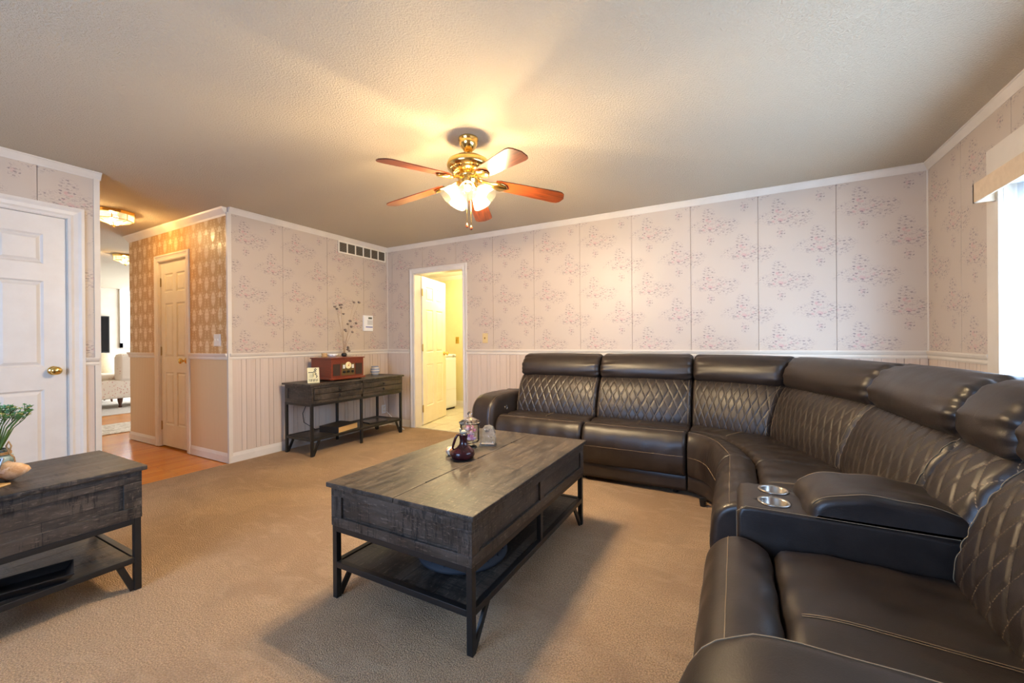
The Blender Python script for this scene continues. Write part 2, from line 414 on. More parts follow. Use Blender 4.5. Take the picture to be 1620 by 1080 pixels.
def extrude_path(name, prof, pts, m, parent=None, closed=False, kind=None, label=None, cat=None):
    """moulding: profile (out, z) swept along a floor path with mitred corners; out is to the right of travel"""
    bm = NBM(); pts = [Vector((p[0], p[1], 0)) for p in pts]; N = len(pts); rings = []
    for i, p in enumerate(pts):
        d0 = (pts[i]-pts[i-1]).normalized() if i > 0 else None
        d1 = (pts[i+1]-pts[i]).normalized() if i < N-1 else None
        n0 = Vector((d0.y, -d0.x, 0)) if d0 else None; n1 = Vector((d1.y, -d1.x, 0)) if d1 else None
        if n0 is None: n = n1
        elif n1 is None: n = n0
        else:
            n = (n0+n1); n = n / max(.3, n.dot(n0)) if n.length > 1e-4 else n0
        rings.append([bm.verts.new(p + n*o + Vector((0,0,z))) for o, z in prof])
    k = len(prof)
    for A, B in zip(rings, rings[1:]):
        for j in range(k): bm.faces.new((A[j], A[(j+1) % k], B[(j+1) % k], B[j]))
    bm.faces.new(rings[0][::-1]); bm.faces.new(rings[-1])
    o = obj(name, bm, m, parent)
    return tag(o, label, cat, None, kind)

# ---------------------------------------------------------------- room
XL, YB, XR, H = -4.233, 4.153, 1.27, 2.44
YO1, YO2 = 1.211, 2.121          # hall opening in the left wall
XH = -6.42                        # end of the hall wall
YF = -1.75                        # wall behind the camera
RAILB, RAILT, BASE = .985, 1.045, .10
T = .012                          # panel thickness on the wall core
def quadbox_uv(name, axis, wall, sign, a0, a1, z0, z1, th, m, parent, flip=False, u0=None):
    """thin panel on a wall; axis 0: wall at x=wall runs along y; axis 1: wall at y=wall runs along x; UV in metres"""
    bm = NBM(); uvl = bm.loops.layers.uv.new('UV')
    lo, hi = sorted((wall, wall+sign*th))
    if axis == 0: box(bm, lo, hi, a0, a1, z0, z1)
    else: box(bm, a0, a1, lo, hi, z0, z1)
    for f in bm.faces:
        for l in f.loops:
            a = l.vert.co[1-axis]
            l[uvl].uv = ((-(a-u0) if flip else (a-u0)) if u0 is not None else a, l.vert.co.z)
    return obj(name, bm, m, parent)
def structure(name, bm, m, label, cat):
    return tag(obj(name, bm, m), label, cat, None, 'structure')

# floors
bm = NBM(); box(bm, XL, XR+.2, YF-.2, YB, -.1, 0); structure('floor', bm, 'carpet', 'tan cut pile carpet covering the main room floor', 'floor')
bm = NBM(); box(bm, -8.86, XL, -.5, YO2+1.2, -.1, -.006); structure('floor_hall', bm, 'hardwood', 'glossy orange hardwood floor of the hall', 'floor')
mat('far_carpet', vary(srgb(206,198,190), srgb(190,182,174), 30, .3), rough=.9)
bm = NBM(); box(bm, -13.2, -8.86, -.5, 6.4, -.1, 0); structure('floor_living', bm, 'far_carpet', 'pale grey carpet in the living room beyond the hall', 'floor')
fl = structure('floor_laundry', (lambda b: (box(b, -5.4, -2.6, YB, 6.0, -.1, -.006), b)[1])(NBM()), 'grout', 'pale tiled floor of the laundry room', 'floor')
tm = None
for i in range(6):
    for j in range(6):
        x0 = -4.45+i*.305; y0 = YB+.02+j*.305
        if y0 > 5.7: continue
        if tm is None:
            t0 = boxo('tile', x0+.004, x0+.301, y0+.004, y0+.301, -.006, .002, 'tile', fl); tm = t0.data; tx, ty = x0, y0
        else:
            t = bpy.data.objects.new('tile', tm); C.objects.link(t); t.parent = fl; t.location = (x0-tx, y0-ty, 0)
# ceiling
bm = NBM(); box(bm, -13.2, XR+.2, YF-.2, 6.4, H, H+.1)
structure('ceiling', bm, 'ceiling_texture', 'off-white stippled ceiling over the room and hall', 'ceiling')
bm = NBM(); box(bm, -5.4, -2.6, YB+.13, 6.0, 2.30, 2.40); structure('ceiling_laundry', bm, 'white_plain', 'white ceiling of the laundry room', 'ceiling')

# walls (cores), each with openings
def wall(name, parts, m, label):
    bm = NBM()
    for p in parts: box(bm, *p)
    return structure(name, bm, m, label, 'wall')
TH = .12
D1a, D1b, D1h = .29, 1.052, 2.05              # door in the left wall
wl = wall('wall_left', [(XL-TH, XL, YF, D1a-.01, 0, H), (XL-TH, XL, D1a-.01, D1b+.008, D1h+.012, H), (XL-TH, XL, D1b+.008, YO1, 0, H)], 'groove', 'near left wall with rose wallpaper around the white door')
wlf = wall('wall_left_far', [(XL-TH, XL, YO2+.0, YB+TH, 0, H)], 'groove', 'far left wall with rose wallpaper behind the console table')
D3a, D3b, D3h = -3.745, -2.957, 2.045
wb = wall('wall_back', [(XL, D3a, YB, YB+TH, 0, H), (D3a, D3b, YB, YB+TH, D3h, H), (D3b, XR+TH, YB, YB+TH, 0, H)], 'groove', 'back wall with rose wallpaper behind the sectional sofa')
WY0, WY1, WZ1 = .72, 3.19, 1.965
wr = wall('wall_right', [(XR, XR+.14, WY1, YB, 0, H), (XR, XR+.14, WY0, WY1, WZ1, H), (XR, XR+.14, YF, WY0, 0, H)], 'groove', 'right wall with rose wallpaper beside the bright window')
FX0, FX1 = -2.6, -.6
wf = wall('wall_front', [(XL, FX0, YF-TH, YF, 0, H), (FX0, FX1, YF-TH, YF, 0, .8), (FX0, FX1, YF-TH, YF, 2.1, H), (FX1, XR+.14, YF-TH, YF, 0, H)], 'core_wall', 'plain wall behind the viewpoint with a window')
D2a, D2b, D2h = -5.665, -5.03, 2.06
wh = wall('wall_hall', [(XH, D2a, YO2, YO2+TH, 0, H), (D2a, D2b, YO2, YO2+TH, D2h, H), (D2b, XL-TH, YO2, YO2+TH, 0, H)], 'hall_wainscot', 'hall wall with gold damask wallpaper around the narrow door')
wall('wall_hall_near', [(XH+.6, XL-TH, YO1-TH-.12, YO1-.12, 0, H)], 'hall_wainscot', 'near side wall of the hall')
wall('wall_closet', [(D2a-.1, D2b+.1, YO2+.7, YO2+.75, 0, H)], 'white_plain', 'closet wall behind the narrow hall door')
# laundry room
wall('wall_laundry_back', [(-5.4, -2.6, 5.86, 5.98, 0, 2.4)], 'yellow_wall', 'pale yellow back wall of the laundry room')
wall('wall_laundry_right', [(-2.62, -2.5, YB+TH, 5.98, 0, 2.4)], 'yellow_wall', 'pale yellow right wall of the laundry room')
wall('wall_laundry_left', [(-5.4, -5.3, YB+TH, 5.98, 0, 2.4)], 'yellow_wall', 'pale yellow left wall of the laundry room')
# living room beyond
wall('wall_living_far', [(-12.82, -12.7, -.5, 4.04, 0, H), (-12.82, -12.7, 4.04, 5.4, 0, 1.16), (-12.82, -12.7, 5.4, 6.4, 0, H)], 'beige_wall', 'beige living room wall carrying the television')
wall('wall_living_front', [(-13.2, -6.4, -.6, -.5, 0, H)], 'beige_wall', 'near side wall of the living room')
wall('wall_living_back', [(-13.2, -12.1, 6.1, 6.2, 0, H), (-12.1, -8.7, 6.1, 6.2, 0, .6), (-12.1, -8.7, 6.1, 6.2, 2.3, H), (-8.7, -6.3, 6.1, 6.2, 0, H)], 'beige_wall', 'far side wall of the living room')
wall('wall_living_end', [(XH, XH+.1, YO2+TH, 6.2, 0, H)], 'beige_wall', 'living room wall behind the hall closet')

# wallpaper panels (each a piece between two seams) and wainscot planks
PERIOD = .54
def paper(parent, axis, wall_c, sign, a0, a1, seam0, z0, z1, first=True, flip=False, skip=()):
    k0 = math.floor((a0-seam0)/PERIOD)-1
    for k in range(k0, k0+24):
        s0 = seam0+k*PERIOD; s1 = s0+PERIOD
        lo, hi = max(s0, a0), min(s1, a1)
        if hi-lo < .01: continue
        g = .0018
        segs = [(lo, hi, z0, z1)]
        for (q0, q1, r0, r1) in skip:               # rectangular hole (door casing)
            out = []
            for (p0, p1, y0, y1) in segs:
                if p1 <= q0 or p0 >= q1: out.append((p0, p1, y0, y1)); continue
                if p0 < q0: out.append((p0, q0, y0, y1))
                if p1 > q1: out.append((q1, p1, y0, y1))
                if y1 > r1: out.append((max(p0, q0), min(p1, q1), max(r1, y0), y1))
            segs = out
        for p0, p1, y0, y1 in segs:
            e0 = g if abs(p0-s0) < 1e-6 else 0; e1 = g if abs(p1-s1) < 1e-6 else 0
            quadbox_uv('wallpaper_panel', axis, wall_c, sign, p0+e0, p1-e1, y0, y1, .005, 'floral_wallpaper', parent, flip, seam0)
def wains(parent, axis, wall_c, sign, a0, a1, start, skip=(), hidden=None):
    a = start
    while a > a0: a -= .133
    wide = True; protos = {}
    while a < a1:
        w = .088 if wide else .045; lo, hi = max(a, a0), min(a+w, a1)
        a += w; wide = not wide
        if hi-lo < .006: continue
        if any(lo < q1 and hi > q0 for q0, q1 in skip):
            ok = False
            for q0, q1 in skip:
                if lo < q0 < hi: hi = q0; ok = True
                elif lo < q1 < hi: lo = q1; ok = True
            if not ok or hi-lo < .006: continue
        g = .0014; zz = (BASE-.02, RAILB+.01)
        x0, x1 = sorted((wall_c, wall_c+sign*.006))
        if axis == 0: boxo('wainscot_plank', x0, x1, lo+g, hi-g, *zz, 'wainscot_plank', parent)
        else: boxo('wainscot_plank', lo+g, hi-g, x0, x1, *zz, 'wainscot_plank', parent)
CZ = H-.055
paper(wl, 0, XL, 1, -.35, YO1-.02, .908, RAILT-.01, CZ+.02, skip=[(D1a-.09, D1b+.085, 0, D1h+.09)])
paper(wlf, 0, XL, 1, YO2+.02, YB-.005, 2.653-.0, RAILT-.01, CZ+.02)
paper(wb, 1, YB, -1, XL+.005, XR-.005, -.357, RAILT-.01, CZ+.02, skip=[(D3a-.09, D3b+.06, 0, D3h+.075)])
paper(wr, 0, XR, -1, WY1+.11, YB-.005, 3.644-.0, RAILT-.01, CZ+.02, flip=True)
paper(wr, 0, XR, -1, -.4, WY1+.11, 3.644, 2.185, CZ+.02, flip=True)
wains(wl, 0, XL, 1, D1b+.085, YO1-.02, 1.10)
wains(wlf, 0, XL, 1, YO2+.02, YB-.008, 2.14)
wains(wb, 1, YB, -1, XL+.008, -2.0, -2.828, skip=[(D3a-.09, D3b+.06)])
wains(wb, 1, YB, -1, .3, XR-.008, .33)
wains(wr, 0, XR, -1, WY1+.11, YB-.008, 3.33)
boxo('wainscot_sheet', -2.0, .3, YB-.006, YB, BASE-.02, RAILB+.01, 'wainscot_plank', wb)
# hall damask and striped wainscot
for a0, a1 in ((XH, D2a-.07),):
    quadbox_uv('wallpaper_panel', 1, YO2, -1, a0+.002, a1, RAILT-.01, H-.06, .005, 'damask_wallpaper', wh)
quadbox_uv('wallpaper_panel', 1, YO2, -1, D2a-.07, D2b+.07, D2h+.07, H-.06, .005, 'damask_wallpaper', wh)
quadbox_uv('wallpaper_panel', 1, YO2, -1, D2b+.07, -4.372, RAILT-.01, H-.06, .005, 'damask_wallpaper', wh)
quadbox_uv('wallpaper_panel', 1, YO2, -1, -4.368, XL-.012, RAILT-.01, H-.06, .005, 'damask_wallpaper', wh)
quadbox_uv('wainscot_sheet', 1, YO2, -1, XH+.002, D2a-.07, BASE-.02, RAILB+.01, .006, 'hall_wainscot', wh)
quadbox_uv('wainscot_sheet', 1, YO2, -1, D2b+.07, XL-.012, BASE-.02, RAILB+.01, .006, 'hall_wainscot', wh)

# mouldings
crown = [(0, H-.055), (.008, H-.055), (.012, H-.045), (.03, H-.012), (.035, H-.008), (.035, H-.0005), (0, H-.0005)]
rail = [(0, RAILB), (.012, RAILB), (.016, RAILB+.012), (.014, RAILB+.026), (.022, RAILB+.036), (.028, RAILT-.008), (.028, RAILT), (0, RAILT)]
basep = [(0, .0), (.014, .0), (.014, .062), (.010, .078), (.007, BASE-.01), (.004, BASE), (0, BASE)]
def trim(n, prof, pts, m, label, cat='trim'):
    extrude_path(n, prof, pts, m, kind='structure', label=label, cat=cat)
trim('trim_1', crown, [(XL, YO1+.02), (XL, YF)][::-1], 'trim_white', 'white crown moulding above the near left wall')
trim('trim_2', crown, [(XL, YO2-.0), (XL, YB), (XR, YB), (XR, YF)], 'trim_white', 'white crown moulding around the far left, back and right walls')
crown2 = [(0, H-.075), (.008, H-.075), (.014, H-.06), (.045, H-.015), (.05, H-.0005), (0, H-.0005)]
trim('trim_3', crown2, [(XH, YO2+.1), (XH, YO2), (XL-.02, YO2)], 'hall_trim', 'cream crown moulding above the damask hall wall')
trim('trim_4', rail, [(XL, D1b+.085), (XL, YO1)], 'trim_white', 'short chair rail beside the near white door')
trim('trim_5', rail, [(XL, YO2+.0), (XL, YB), (D3a-.09, YB)], 'trim_white', 'white chair rail along the far left wall to the laundry door')
trim('trim_6', rail, [(D3b+.06, YB), (XR, YB), (XR, WY1+.11)], 'trim_white', 'white chair rail behind the sofa to the window')
trim('trim_7', rail, [(XH, YO2+.1), (XH, YO2), (D2a-.07, YO2)], 'hall_trim', 'cream chair rail left of the narrow hall door')
trim('trim_8', rail, [(D2b+.07, YO2), (XL-.01, YO2)], 'hall_trim', 'cream chair rail right of the narrow hall door')
trim('baseboard_left', basep, [(XL, YO2+.0), (XL, YB), (D3a-.09, YB)], 'white_paint', 'white baseboard under the console table wall', 'baseboard')
trim('baseboard_left_near', basep, [(XL, D1b+.085), (XL, YO1)], 'white_paint', 'white baseboard beside the near white door', 'baseboard')
trim('baseboard_back', basep, [(D3b+.06, YB), (XR, YB), (XR, WY1+.11)], 'trim_white', 'white baseboard behind the sofa', 'baseboard')
trim('baseboard_hall', basep, [(XH, YO2+.1), (XH, YO2), (D2a-.07, YO2)], 'hall_trim', 'cream baseboard left of the narrow hall door', 'baseboard')
trim('baseboard_hall_right', basep, [(D2b+.07, YO2), (XL-.01, YO2)], 'hall_trim', 'cream baseboard right of the narrow hall door', 'baseboard')
trim('baseboard_laundry', basep, [(-5.3, 5.86), (-2.62, 5.86)], 'cream_paint', 'cream baseboard of the laundry back wall', 'baseboard')
trim('trim_9', [(0, 2.235), (.01, 2.235), (.045, 2.285), (.045, 2.3), (0, 2.3)], [(-5.3, YB+TH+.01), (-5.3, 5.86), (-2.62, 5.86)], 'cream_paint', 'cream crown moulding in the laundry room')
bm = NBM(); box(bm, XL-.012, XL+.013, YO2-.014, YO2+.022, 0, H-.05); tag(obj('trim_10', bm, 'trim_white'), 'white vertical corner strip where the hall meets the console wall', 'trim', None, 'structure')
bm = NBM(); box(bm, XL-.012, XL+.013, YO1-.022, YO1+.012, 0, H-.05); tag(obj('trim_11', bm, 'trim_white'), 'white vertical corner strip at the end of the near left wall', 'trim', None, 'structure')
bm = NBM(); box(bm, XR-.012, XR, YB-.012, YB, RAILT, H-.05); tag(obj('trim_12', bm, 'trim_white'), 'thin corner strip between back and right walls', 'trim', None, 'structure')
bm = NBM(); box(bm, XL+.0, XL+.012, YB-.012, YB, RAILT, H-.05); tag(obj('trim_13', bm, 'trim_white'), 'thin corner strip between far left and back walls', 'trim', None, 'structure')

# door casings: swept around three sides, in a local frame (a along wall, out from wall)
def casing(name, frame, a0, a1, h, w, m, label, jamb=TH):
    """frame(a, out, z) -> world"""
    bm = NBM()
    prof = [(0, 0), (0, .012), (.18*w, .016), (.35*w, .011), (.62*w, .014), (.8*w, .022), (w, .020), (w, 0)]
    path = [(a0, 0, -1, 0), (a0, h, -1, 1), (a1, h, 1, 1), (a1, 0, 1, 0)]
    rings = []
    for a, z, dx, dz in path: rings.append([bm.verts.new(frame(a+dx*q, o, z+dz*q)) for q, o in prof])
    k = len(prof)
    for A, B in zip(rings, rings[1:]):
        for j in range(k): bm.faces.new((A[j], A[(j+1) % k], B[(j+1) % k], B[j]))
    bm.faces.new(rings[0]); bm.faces.new(rings[-1])
    # jamb lining through the wall
    for (p0, p1, z0, z1) in ((a0-.015, a0+.004, 0, h+.004), (a1-.004, a1+.015, 0, h+.004), (a0, a1, h-.004, h+.015)):
        vs = [bm.verts.new(frame(a, o, z)) for a in (p0, p1) for o in (.002, -jamb-.002) for z in (z0, z1)]
        for q in ((0,1,3,2),(4,6,7,5),(0,4,5,1),(2,3,7,6),(0,2,6,4),(1,5,7,3)): bm.faces.new([vs[i] for i in q])
    return tag(obj(name, bm, m), label, 'door frame', None, 'structure')
casing('trim_14', lambda a, o, z: (XL+o, a, z), D1a, D1b, D1h+.004, .085, 'white_paint', 'white casing around the near left door')
casing('trim_15', lambda a, o, z: (a, YO2-o, z), D2a, D2b, D2h-.005, .068, 'hall_trim', 'cream casing around the narrow hall door')
casing('trim_16', lambda a, o, z: (a, YB-o, z), D3a+.0, D3b, D3h, .068, 'white_paint', 'white casing around the laundry doorway')

# six-panel doors, built in a local frame: x along the width from the hinge, y thickness, z up
def six_panel(name, loc, rotz, w, h, m, label, knob=True, hinges='left', knob_x=None, knobmat='brass', thick=.035, rim=.11, hinge_side=-1, knob_sides=(-1,)):
    r = empty(name, loc, label, 'door', None, 'structure', rotz)
    st = rim if w > .7 else .085; mid = .10 if w > .7 else .075
    rows = [(.235, .82), (.98, 1.58), (1.70, h-.13)]
    cols = [(st, (w-mid)/2), ((w+mid)/2, w-st)]
    bm = NBM(); y0, y1 = 0, thick
    box(bm, 0, st, y0, y1, 0, h); box(bm, w-st, w, y0, y1, 0, h)
    zs = [0]+[z for rw in rows for z in rw]+[h]
    for i in range(0, len(zs), 2): box(bm, st, w-st, y0, y1, zs[i], zs[i+1])
    for z0, z1 in rows: box(bm, cols[0][1], cols[1][0], y0, y1, z0, z1)
    obj('door_frame', bm, m, r, local=True)
    for z0, z1 in rows:
        for x0, x1 in cols:
            bm = NBM(); e = .012; s = .034
            def ringv(d, y): return [bm.verts.new((x, y, z)) for x, z in ((x0+d, z0+d), (x1-d, z0+d), (x1-d, z1-d), (x0+d, z1-d))]
            for yy, sg in ((y0, 1), (y1, -1)):
                R1 = ringv(0, yy+sg*.0); R2 = ringv(e, yy+sg*.010); R3 = ringv(e+.004, yy+sg*.010); R4 = ringv(s, yy+sg*.002)
                for A, B in ((R1, R2), (R2, R3), (R3, R4)):
                    for k in range(4): bm.faces.new((A[k], A[(k+1) % 4], B[(k+1) % 4], B[k]))
                bm.faces.new(R4)
            obj('door_panel', bm, m, r, local=True)
    if knob:
        kx = knob_x if knob_x is not None else w-.065
        for sg in knob_sides:
            bm = NBM(); yb = y0 if sg < 0 else y1
            M = Matrix.Rotation(R_(90)*(1 if sg < 0 else -1), 4, 'X')
            lathe(bm, [(0, 0), (.032, 0), (.032, .004), (.024, .009), (.011, .014), (.010, .032), (.020, .038), (.029, .050), (.029, .060), (.020, .068), (0, .071)], (kx, yb, .95), 24, M)
            obj('door_knob', bm, knobmat, r, local=True, smooth=True)
    hy = y0-.003 if hinge_side < 0 else y1-.001
    for hz in (.22, 1.05, h-.22):
        bm = NBM(); box(bm, -.022, .012, hy, hy+.004, hz-.045, hz+.045)
        tube(bm, [(-.004, hy, hz-.05), (-.004, hy, hz+.05)], .007, 8)
        obj('hinge', bm, 'old_brass', r, local=True)
    return r
# near left door faces +x: local x along -y? hinge is out of frame on the near side, knob near the right edge
six_panel('door_1', (XL-.012, D1a+.005, .01), R_(90), D1b-D1a-.01, D1h-.012, 'white_paint', 'white six-panel door in the near left wall', hinge_side=-1)
six_panel('door_2', (D2a+.005, YO2+.018, .012), 0, D2b-D2a-.01, D2h-.022, 'cream_paint', 'narrow cream six-panel closet door in the hall')
six_panel('door_3', (D3a+.012, YB+.145, .012), R_(104.0), .76, D3h-.022, 'cream_paint', 'cream six-panel laundry door standing open inwards', hinge_side=-1, knob_sides=(-1, 1))

# window in the right wall: casing, headrail valance, glazed door behind vertical blinds
bm = NBM()
box(bm, XR-.02, XR, WY1, WY1+.115, .0, WZ1+.22); box(bm, XR-.02, XR, WY0-.1, WY1, WZ1-.0, WZ1+.22); box(bm, XR-.02, XR, WY0-.115, WY0, 0, WZ1+.22)
box(bm, XR, XR+.14, WY1-.002, WY1+.012, 0, WZ1); box(bm, XR, XR+.14, WY0-.012, WY0+.002, 0, WZ1); box(bm, XR, XR+.14, WY0, WY1, WZ1-.002, WZ1+.012)
tag(obj('trim_17', bm, 'trim_white'), 'cream casing around the window in the right wall', 'window casing', None, 'structure')
mat('glass', col=(1,1,1,1), rough=.0, Transmission_Weight=1., IOR=1.02)
w1 = empty('window_1', (XR+.11, (WY0+WY1)/2, 0), 'tall glazed window behind the vertical blinds', 'window', None, 'structure')
bm = NBM(); xx = XR+.10
for y0, y1, z0, z1 in ((WY0, WY0+.06, .0, WZ1), (WY1-.06, WY1, 0, WZ1), (WY0, WY1, 0, .07), (WY0, WY1, WZ1-.06, WZ1), ((WY0+WY1)/2-.04, (WY0+WY1)/2+.04, 0, WZ1)):
    box(bm, xx, xx+.035, y0, y1, z0, z1)
obj('window_frame', bm, 'white_plain', w1)
# vertical blinds
def blind_fn(nb, p):
    nt = nb.nt; out = nt.nodes['Material Output']
    v = nb.coord(); g = nb.noise(nb.mapv(v, sc=(1, 1, .25)), 90, 3, .6)
    d = nb.n('ShaderNodeBsdfDiffuse'); t = nb.n('ShaderNodeBsdfTranslucent'); m = nb.n('ShaderNodeMixShader')
    c = nb.mix(g, srgb(236,238,240), srgb(222,226,232)); nb.l(c, d.inputs[0]); nb.l(c, t.inputs[0]); m.inputs[0].default_value = .6
    nb.l(d.outputs[0], m.inputs[1]); nb.l(t.outputs[0], m.inputs[2]); nb.l(m.outputs[0], out.inputs[0])
mat('blind_slat', blind_fn)
vb = empty('vertical_blinds', (XR+.04, (WY0+WY1)/2, 0), 'white vertical blinds with a cream valance across the right window', 'blinds')
ang = R_(-17); sl = None; n = int((WY1-WY0-.06)/.082)
for i in range(n):
    yc = WY1-.05-i*.082
    if sl is None:
        bm = NBM(); dx, dy = .044*math.sin(ang), .044*math.cos(ang)
        cols = []
        for q, bow in ((-1, 0), (-.5, .004), (0, .005), (.5, .004), (1, 0)):
            px_, py_ = -q*dx*-1 + bow*math.cos(ang), q*dy + bow*math.sin(ang)*-1
            cols.append([bm.verts.new((px_, py_, z)) for z in (.05, 1.96)])
        for A, B in zip(cols, cols[1:]): bm.faces.new((A[0], B[0], B[1], A[1]))
        sl = obj('slat', bm, 'blind_slat', vb, local=True, smooth=True); s = sl
    else:
        s = bpy.data.objects.new('slat', sl.data); C.objects.link(s); s.parent = vb
    s.location = (0.02, yc-(WY0+WY1)/2, 0)
bm = NBM(); box(bm, XR+.02, XR+.08, WY0+.02, WY1-.02, 1.955, 2.0); obj('headrail', bm, 'white_plain', vb)
bm = NBM(); box(bm, XR-.105, XR-.095, WY0-.05, WY1+.03, 1.885, 1.99); box(bm, XR-.105, XR-.02, WY1+.02, WY1+.03, 1.885, 1.99); box(bm, XR-.095, XR-.02, WY0-.05, WY1+.02, 1.978, 1.99)
mat('valance_cream', vary(srgb(214,192,164), srgb(206,183,154), 30, .1), rough=.6)
obj('valance', bm, 'valance_cream', vb)
# window in the wall behind the viewpoint
w2 = empty('window_2', (-1.6, YF-.06, .8), 'plain window in the wall behind the viewpoint', 'window', None, 'structure')
bm = NBM()
for x0, x1, z0, z1 in ((FX0, FX0+.05, .8, 2.1), (FX1-.05, FX1, .8, 2.1), (FX0, FX1, .8, .85), (FX0, FX1, 2.05, 2.1), (-1.63, -1.57, .8, 2.1)): box(bm, x0, x1, YF-.09, YF-.05, z0, z1)
obj('window_frame', bm, 'white_plain', w2)
# living room windows
w3 = empty('window_3', (-12.7, 4.72, 1.16), 'bright white-framed window in the far living room wall', 'window', None, 'structure')
bm = NBM()
for y0, y1, z0, z1 in ((4.0, 4.05, 1.06, 2.43), (5.37, 5.46, 1.06, 2.43), (4.0, 5.46, 1.06, 1.17)): box(bm, -12.7, -12.66, y0, y1, z0, z1)
obj('window_frame', bm, 'white_plain', w3)
w4 = empty('window_4', (-10.4, 6.15, .6), 'wide window in the side wall of the living room', 'window', None, 'structure')
bm = NBM()
for x0, x1, z0, z1 in ((-12.1, -12.02, .6, 2.3), (-8.78, -8.7, .6, 2.3), (-12.1, -8.7, .6, .68), (-12.1, -8.7, 2.22, 2.3), (-10.44, -10.36, .6, 2.3)): box(bm, x0, x1, 6.08, 6.13, z0, z1)
obj('window_frame', bm, 'white_plain', w4)

# ---------------------------------------------------------------- sectional sofa
def spline(pts, n, closed=True):
    """Catmull-Rom through 2D points, resampled evenly"""
    N = len(pts); dense = []
    for i in range(N):
        p0, p1, p2, p3 = pts[i-1], pts[i], pts[(i+1) % N], pts[(i+2) % N]
        for k in range(16):
            t = k/16; t2 = t*t; t3 = t2*t
            dense.append(tuple(.5*((2*p1[j])+(-p0[j]+p2[j])*t+(2*p0[j]-5*p1[j]+4*p2[j]-p3[j])*t2+(-p0[j]+3*p1[j]-3*p2[j]+p3[j])*t3) for j in (0, 1)))
    dense.append(dense[0]); L = [0]
    for a, b in zip(dense, dense[1:]): L.append(L[-1]+math.hypot(b[0]-a[0], b[1]-a[1]))
    out = []; j = 0
    for i in range(n):
        s = L[-1]*i/n
        while L[j+1] < s: j += 1
        w = (s-L[j])/max(1e-9, L[j+1]-L[j]); out.append((dense[j][0]+(dense[j+1][0]-dense[j][0])*w, dense[j][1]+(dense[j+1][1]-dense[j][1])*w))
    return out
def polyres(pts, n, ref):
    N = len(pts); L = [math.dist(ref[i], ref[(i+1) % N]) for i in range(N)]; tot = sum(L); out = []
    for i in range(N):
        k = max(1, round(n*L[i]/tot))
        for q in range(k): out.append(tuple(pts[i][j]+(pts[(i+1) % N][j]-pts[i][j])*q/k for j in (0, 1)))
    return out
class Rib:
    def __init__(s, x, y, dx, dy, F): l = math.hypot(dx, dy); s.v = (x, y, dx/l, dy/l, F)
def at_t(ribs, t):
    if len(ribs) == 2: w = (1-t, t)
    else: w = (2*(t-.5)*(t-1), -4*t*(t-1), 2*t*(t-.5))
    return [sum(w[i]*ribs[i].v[k] for i in range(len(ribs))) for k in range(5)]
def loft(name, ribs, prof, m, parent, width, n_s=64, n_t=24, er=.04, gap=.004, smooth_prof=True, disp=None, uv=False, power=2.):
    ts = []
    e = min(.45, er/width); ne = 7
    for i in range(ne): ts.append(e*(1-math.cos(math.pi/2*i/ne)))
    for i in range(n_t+1): ts.append(e+(1-2*e)*i/n_t)
    for i in range(ne-1, -1, -1): ts.append(1-e*(1-math.cos(math.pi/2*i/ne)))
    g = gap/width; grid = []; uvs = []
    for t in ts:
        tt = g+(1-2*g)*t; ax, ay, dx, dy, F = at_t(ribs, tt)
        pts = spline(prof(F), n_s) if smooth_prof else polyres(prof(F), n_s, prof(.7))
        cx = sum(p[0] for p in pts)/len(pts); cz = sum(p[1] for p in pts)/len(pts)
        edge = min(t, 1-t)*width; k = min(1, edge/er); ins = er*(1-max(0, 1-(1-k)**power)**(1/power))
        row = []; urow = []; b = 0; n = len(pts)
        for i, (u, z) in enumerate(pts):
            pu, pz = pts[i-1]; nu, nz = pts[(i+1) % n]
            if i: b += math.hypot(u-pu, z-pz)
            tx, tz = nu-pu, nz-pz; l = math.hypot(tx, tz) or 1
            ox, oz = tz/l, -tx/l
            if (u-cx)*ox+(z-cz)*oz < 0: ox, oz = -ox, -oz
            h = -ins + (disp(t*width, b, edge, u, z, F) if disp else 0)
            uu, zz = u+ox*h, z+oz*h
            row.append(Vector((ax+dx*uu, ay+dy*uu, zz))); urow.append((t*width, b))
        grid.append(row); uvs.append(urow)
    bm = NBM(); V = [[bm.verts.new(p) for p in row] for row in grid]; n = len(V[0])
    ul = bm.loops.layers.uv.new('UV') if uv else None
    for i in range(len(V)-1):
        for j in range(n):
            f = bm.faces.new((V[i][j], V[i][(j+1) % n], V[i+1][(j+1) % n], V[i+1][j]))
            if uv:
                for l, (q, r) in zip(f.loops, ((i, j), (i, j+1), (i+1, j+1), (i+1, j))):
                    if r < n: l[ul].uv = uvs[q][r]
                    else: l[ul].uv = (uvs[q][0][0], uvs[q][n-1][1]+.005)
    bm.faces.new(V[0][::-1]); bm.faces.new(V[-1])
    o = obj(name, bm, m, parent, smooth=True)
    return o, grid, ts
sofa = empty('sectional_sofa', (0, 3.3, 0), 'dark brown leather curved sectional sofa with diamond-quilted backs', 'sofa')
FR, FL = .70, .80
rA0 = Rib(-2.18, 3.87, 0, -1, FR+.02); rA = Rib(-1.93, 3.87, 0, -1, FR); rA0b = Rib(-1.935, 3.87, 0, -1, FR+.02)
rB = Rib(-1.11, 3.87, 0, -1, FR); rC = Rib(-.312, 3.87, 0, -1, FR)
rD = Rib(.40, 3.60, -.68, -.73, .83)
rE = Rib(.755, 2.72, -1, 0, .86); rF = Rib(.80, 1.91, -1, 0, .90); rG = Rib(.815, 1.62, -1, 0, .915); rH = Rib(.83, .86, -1, 0, .93); rI = Rib(.83, .58, -1, 0, .95)
def w2_(a, b): return math.hypot(a.v[0]-b.v[0], a.v[1]-b.v[1])
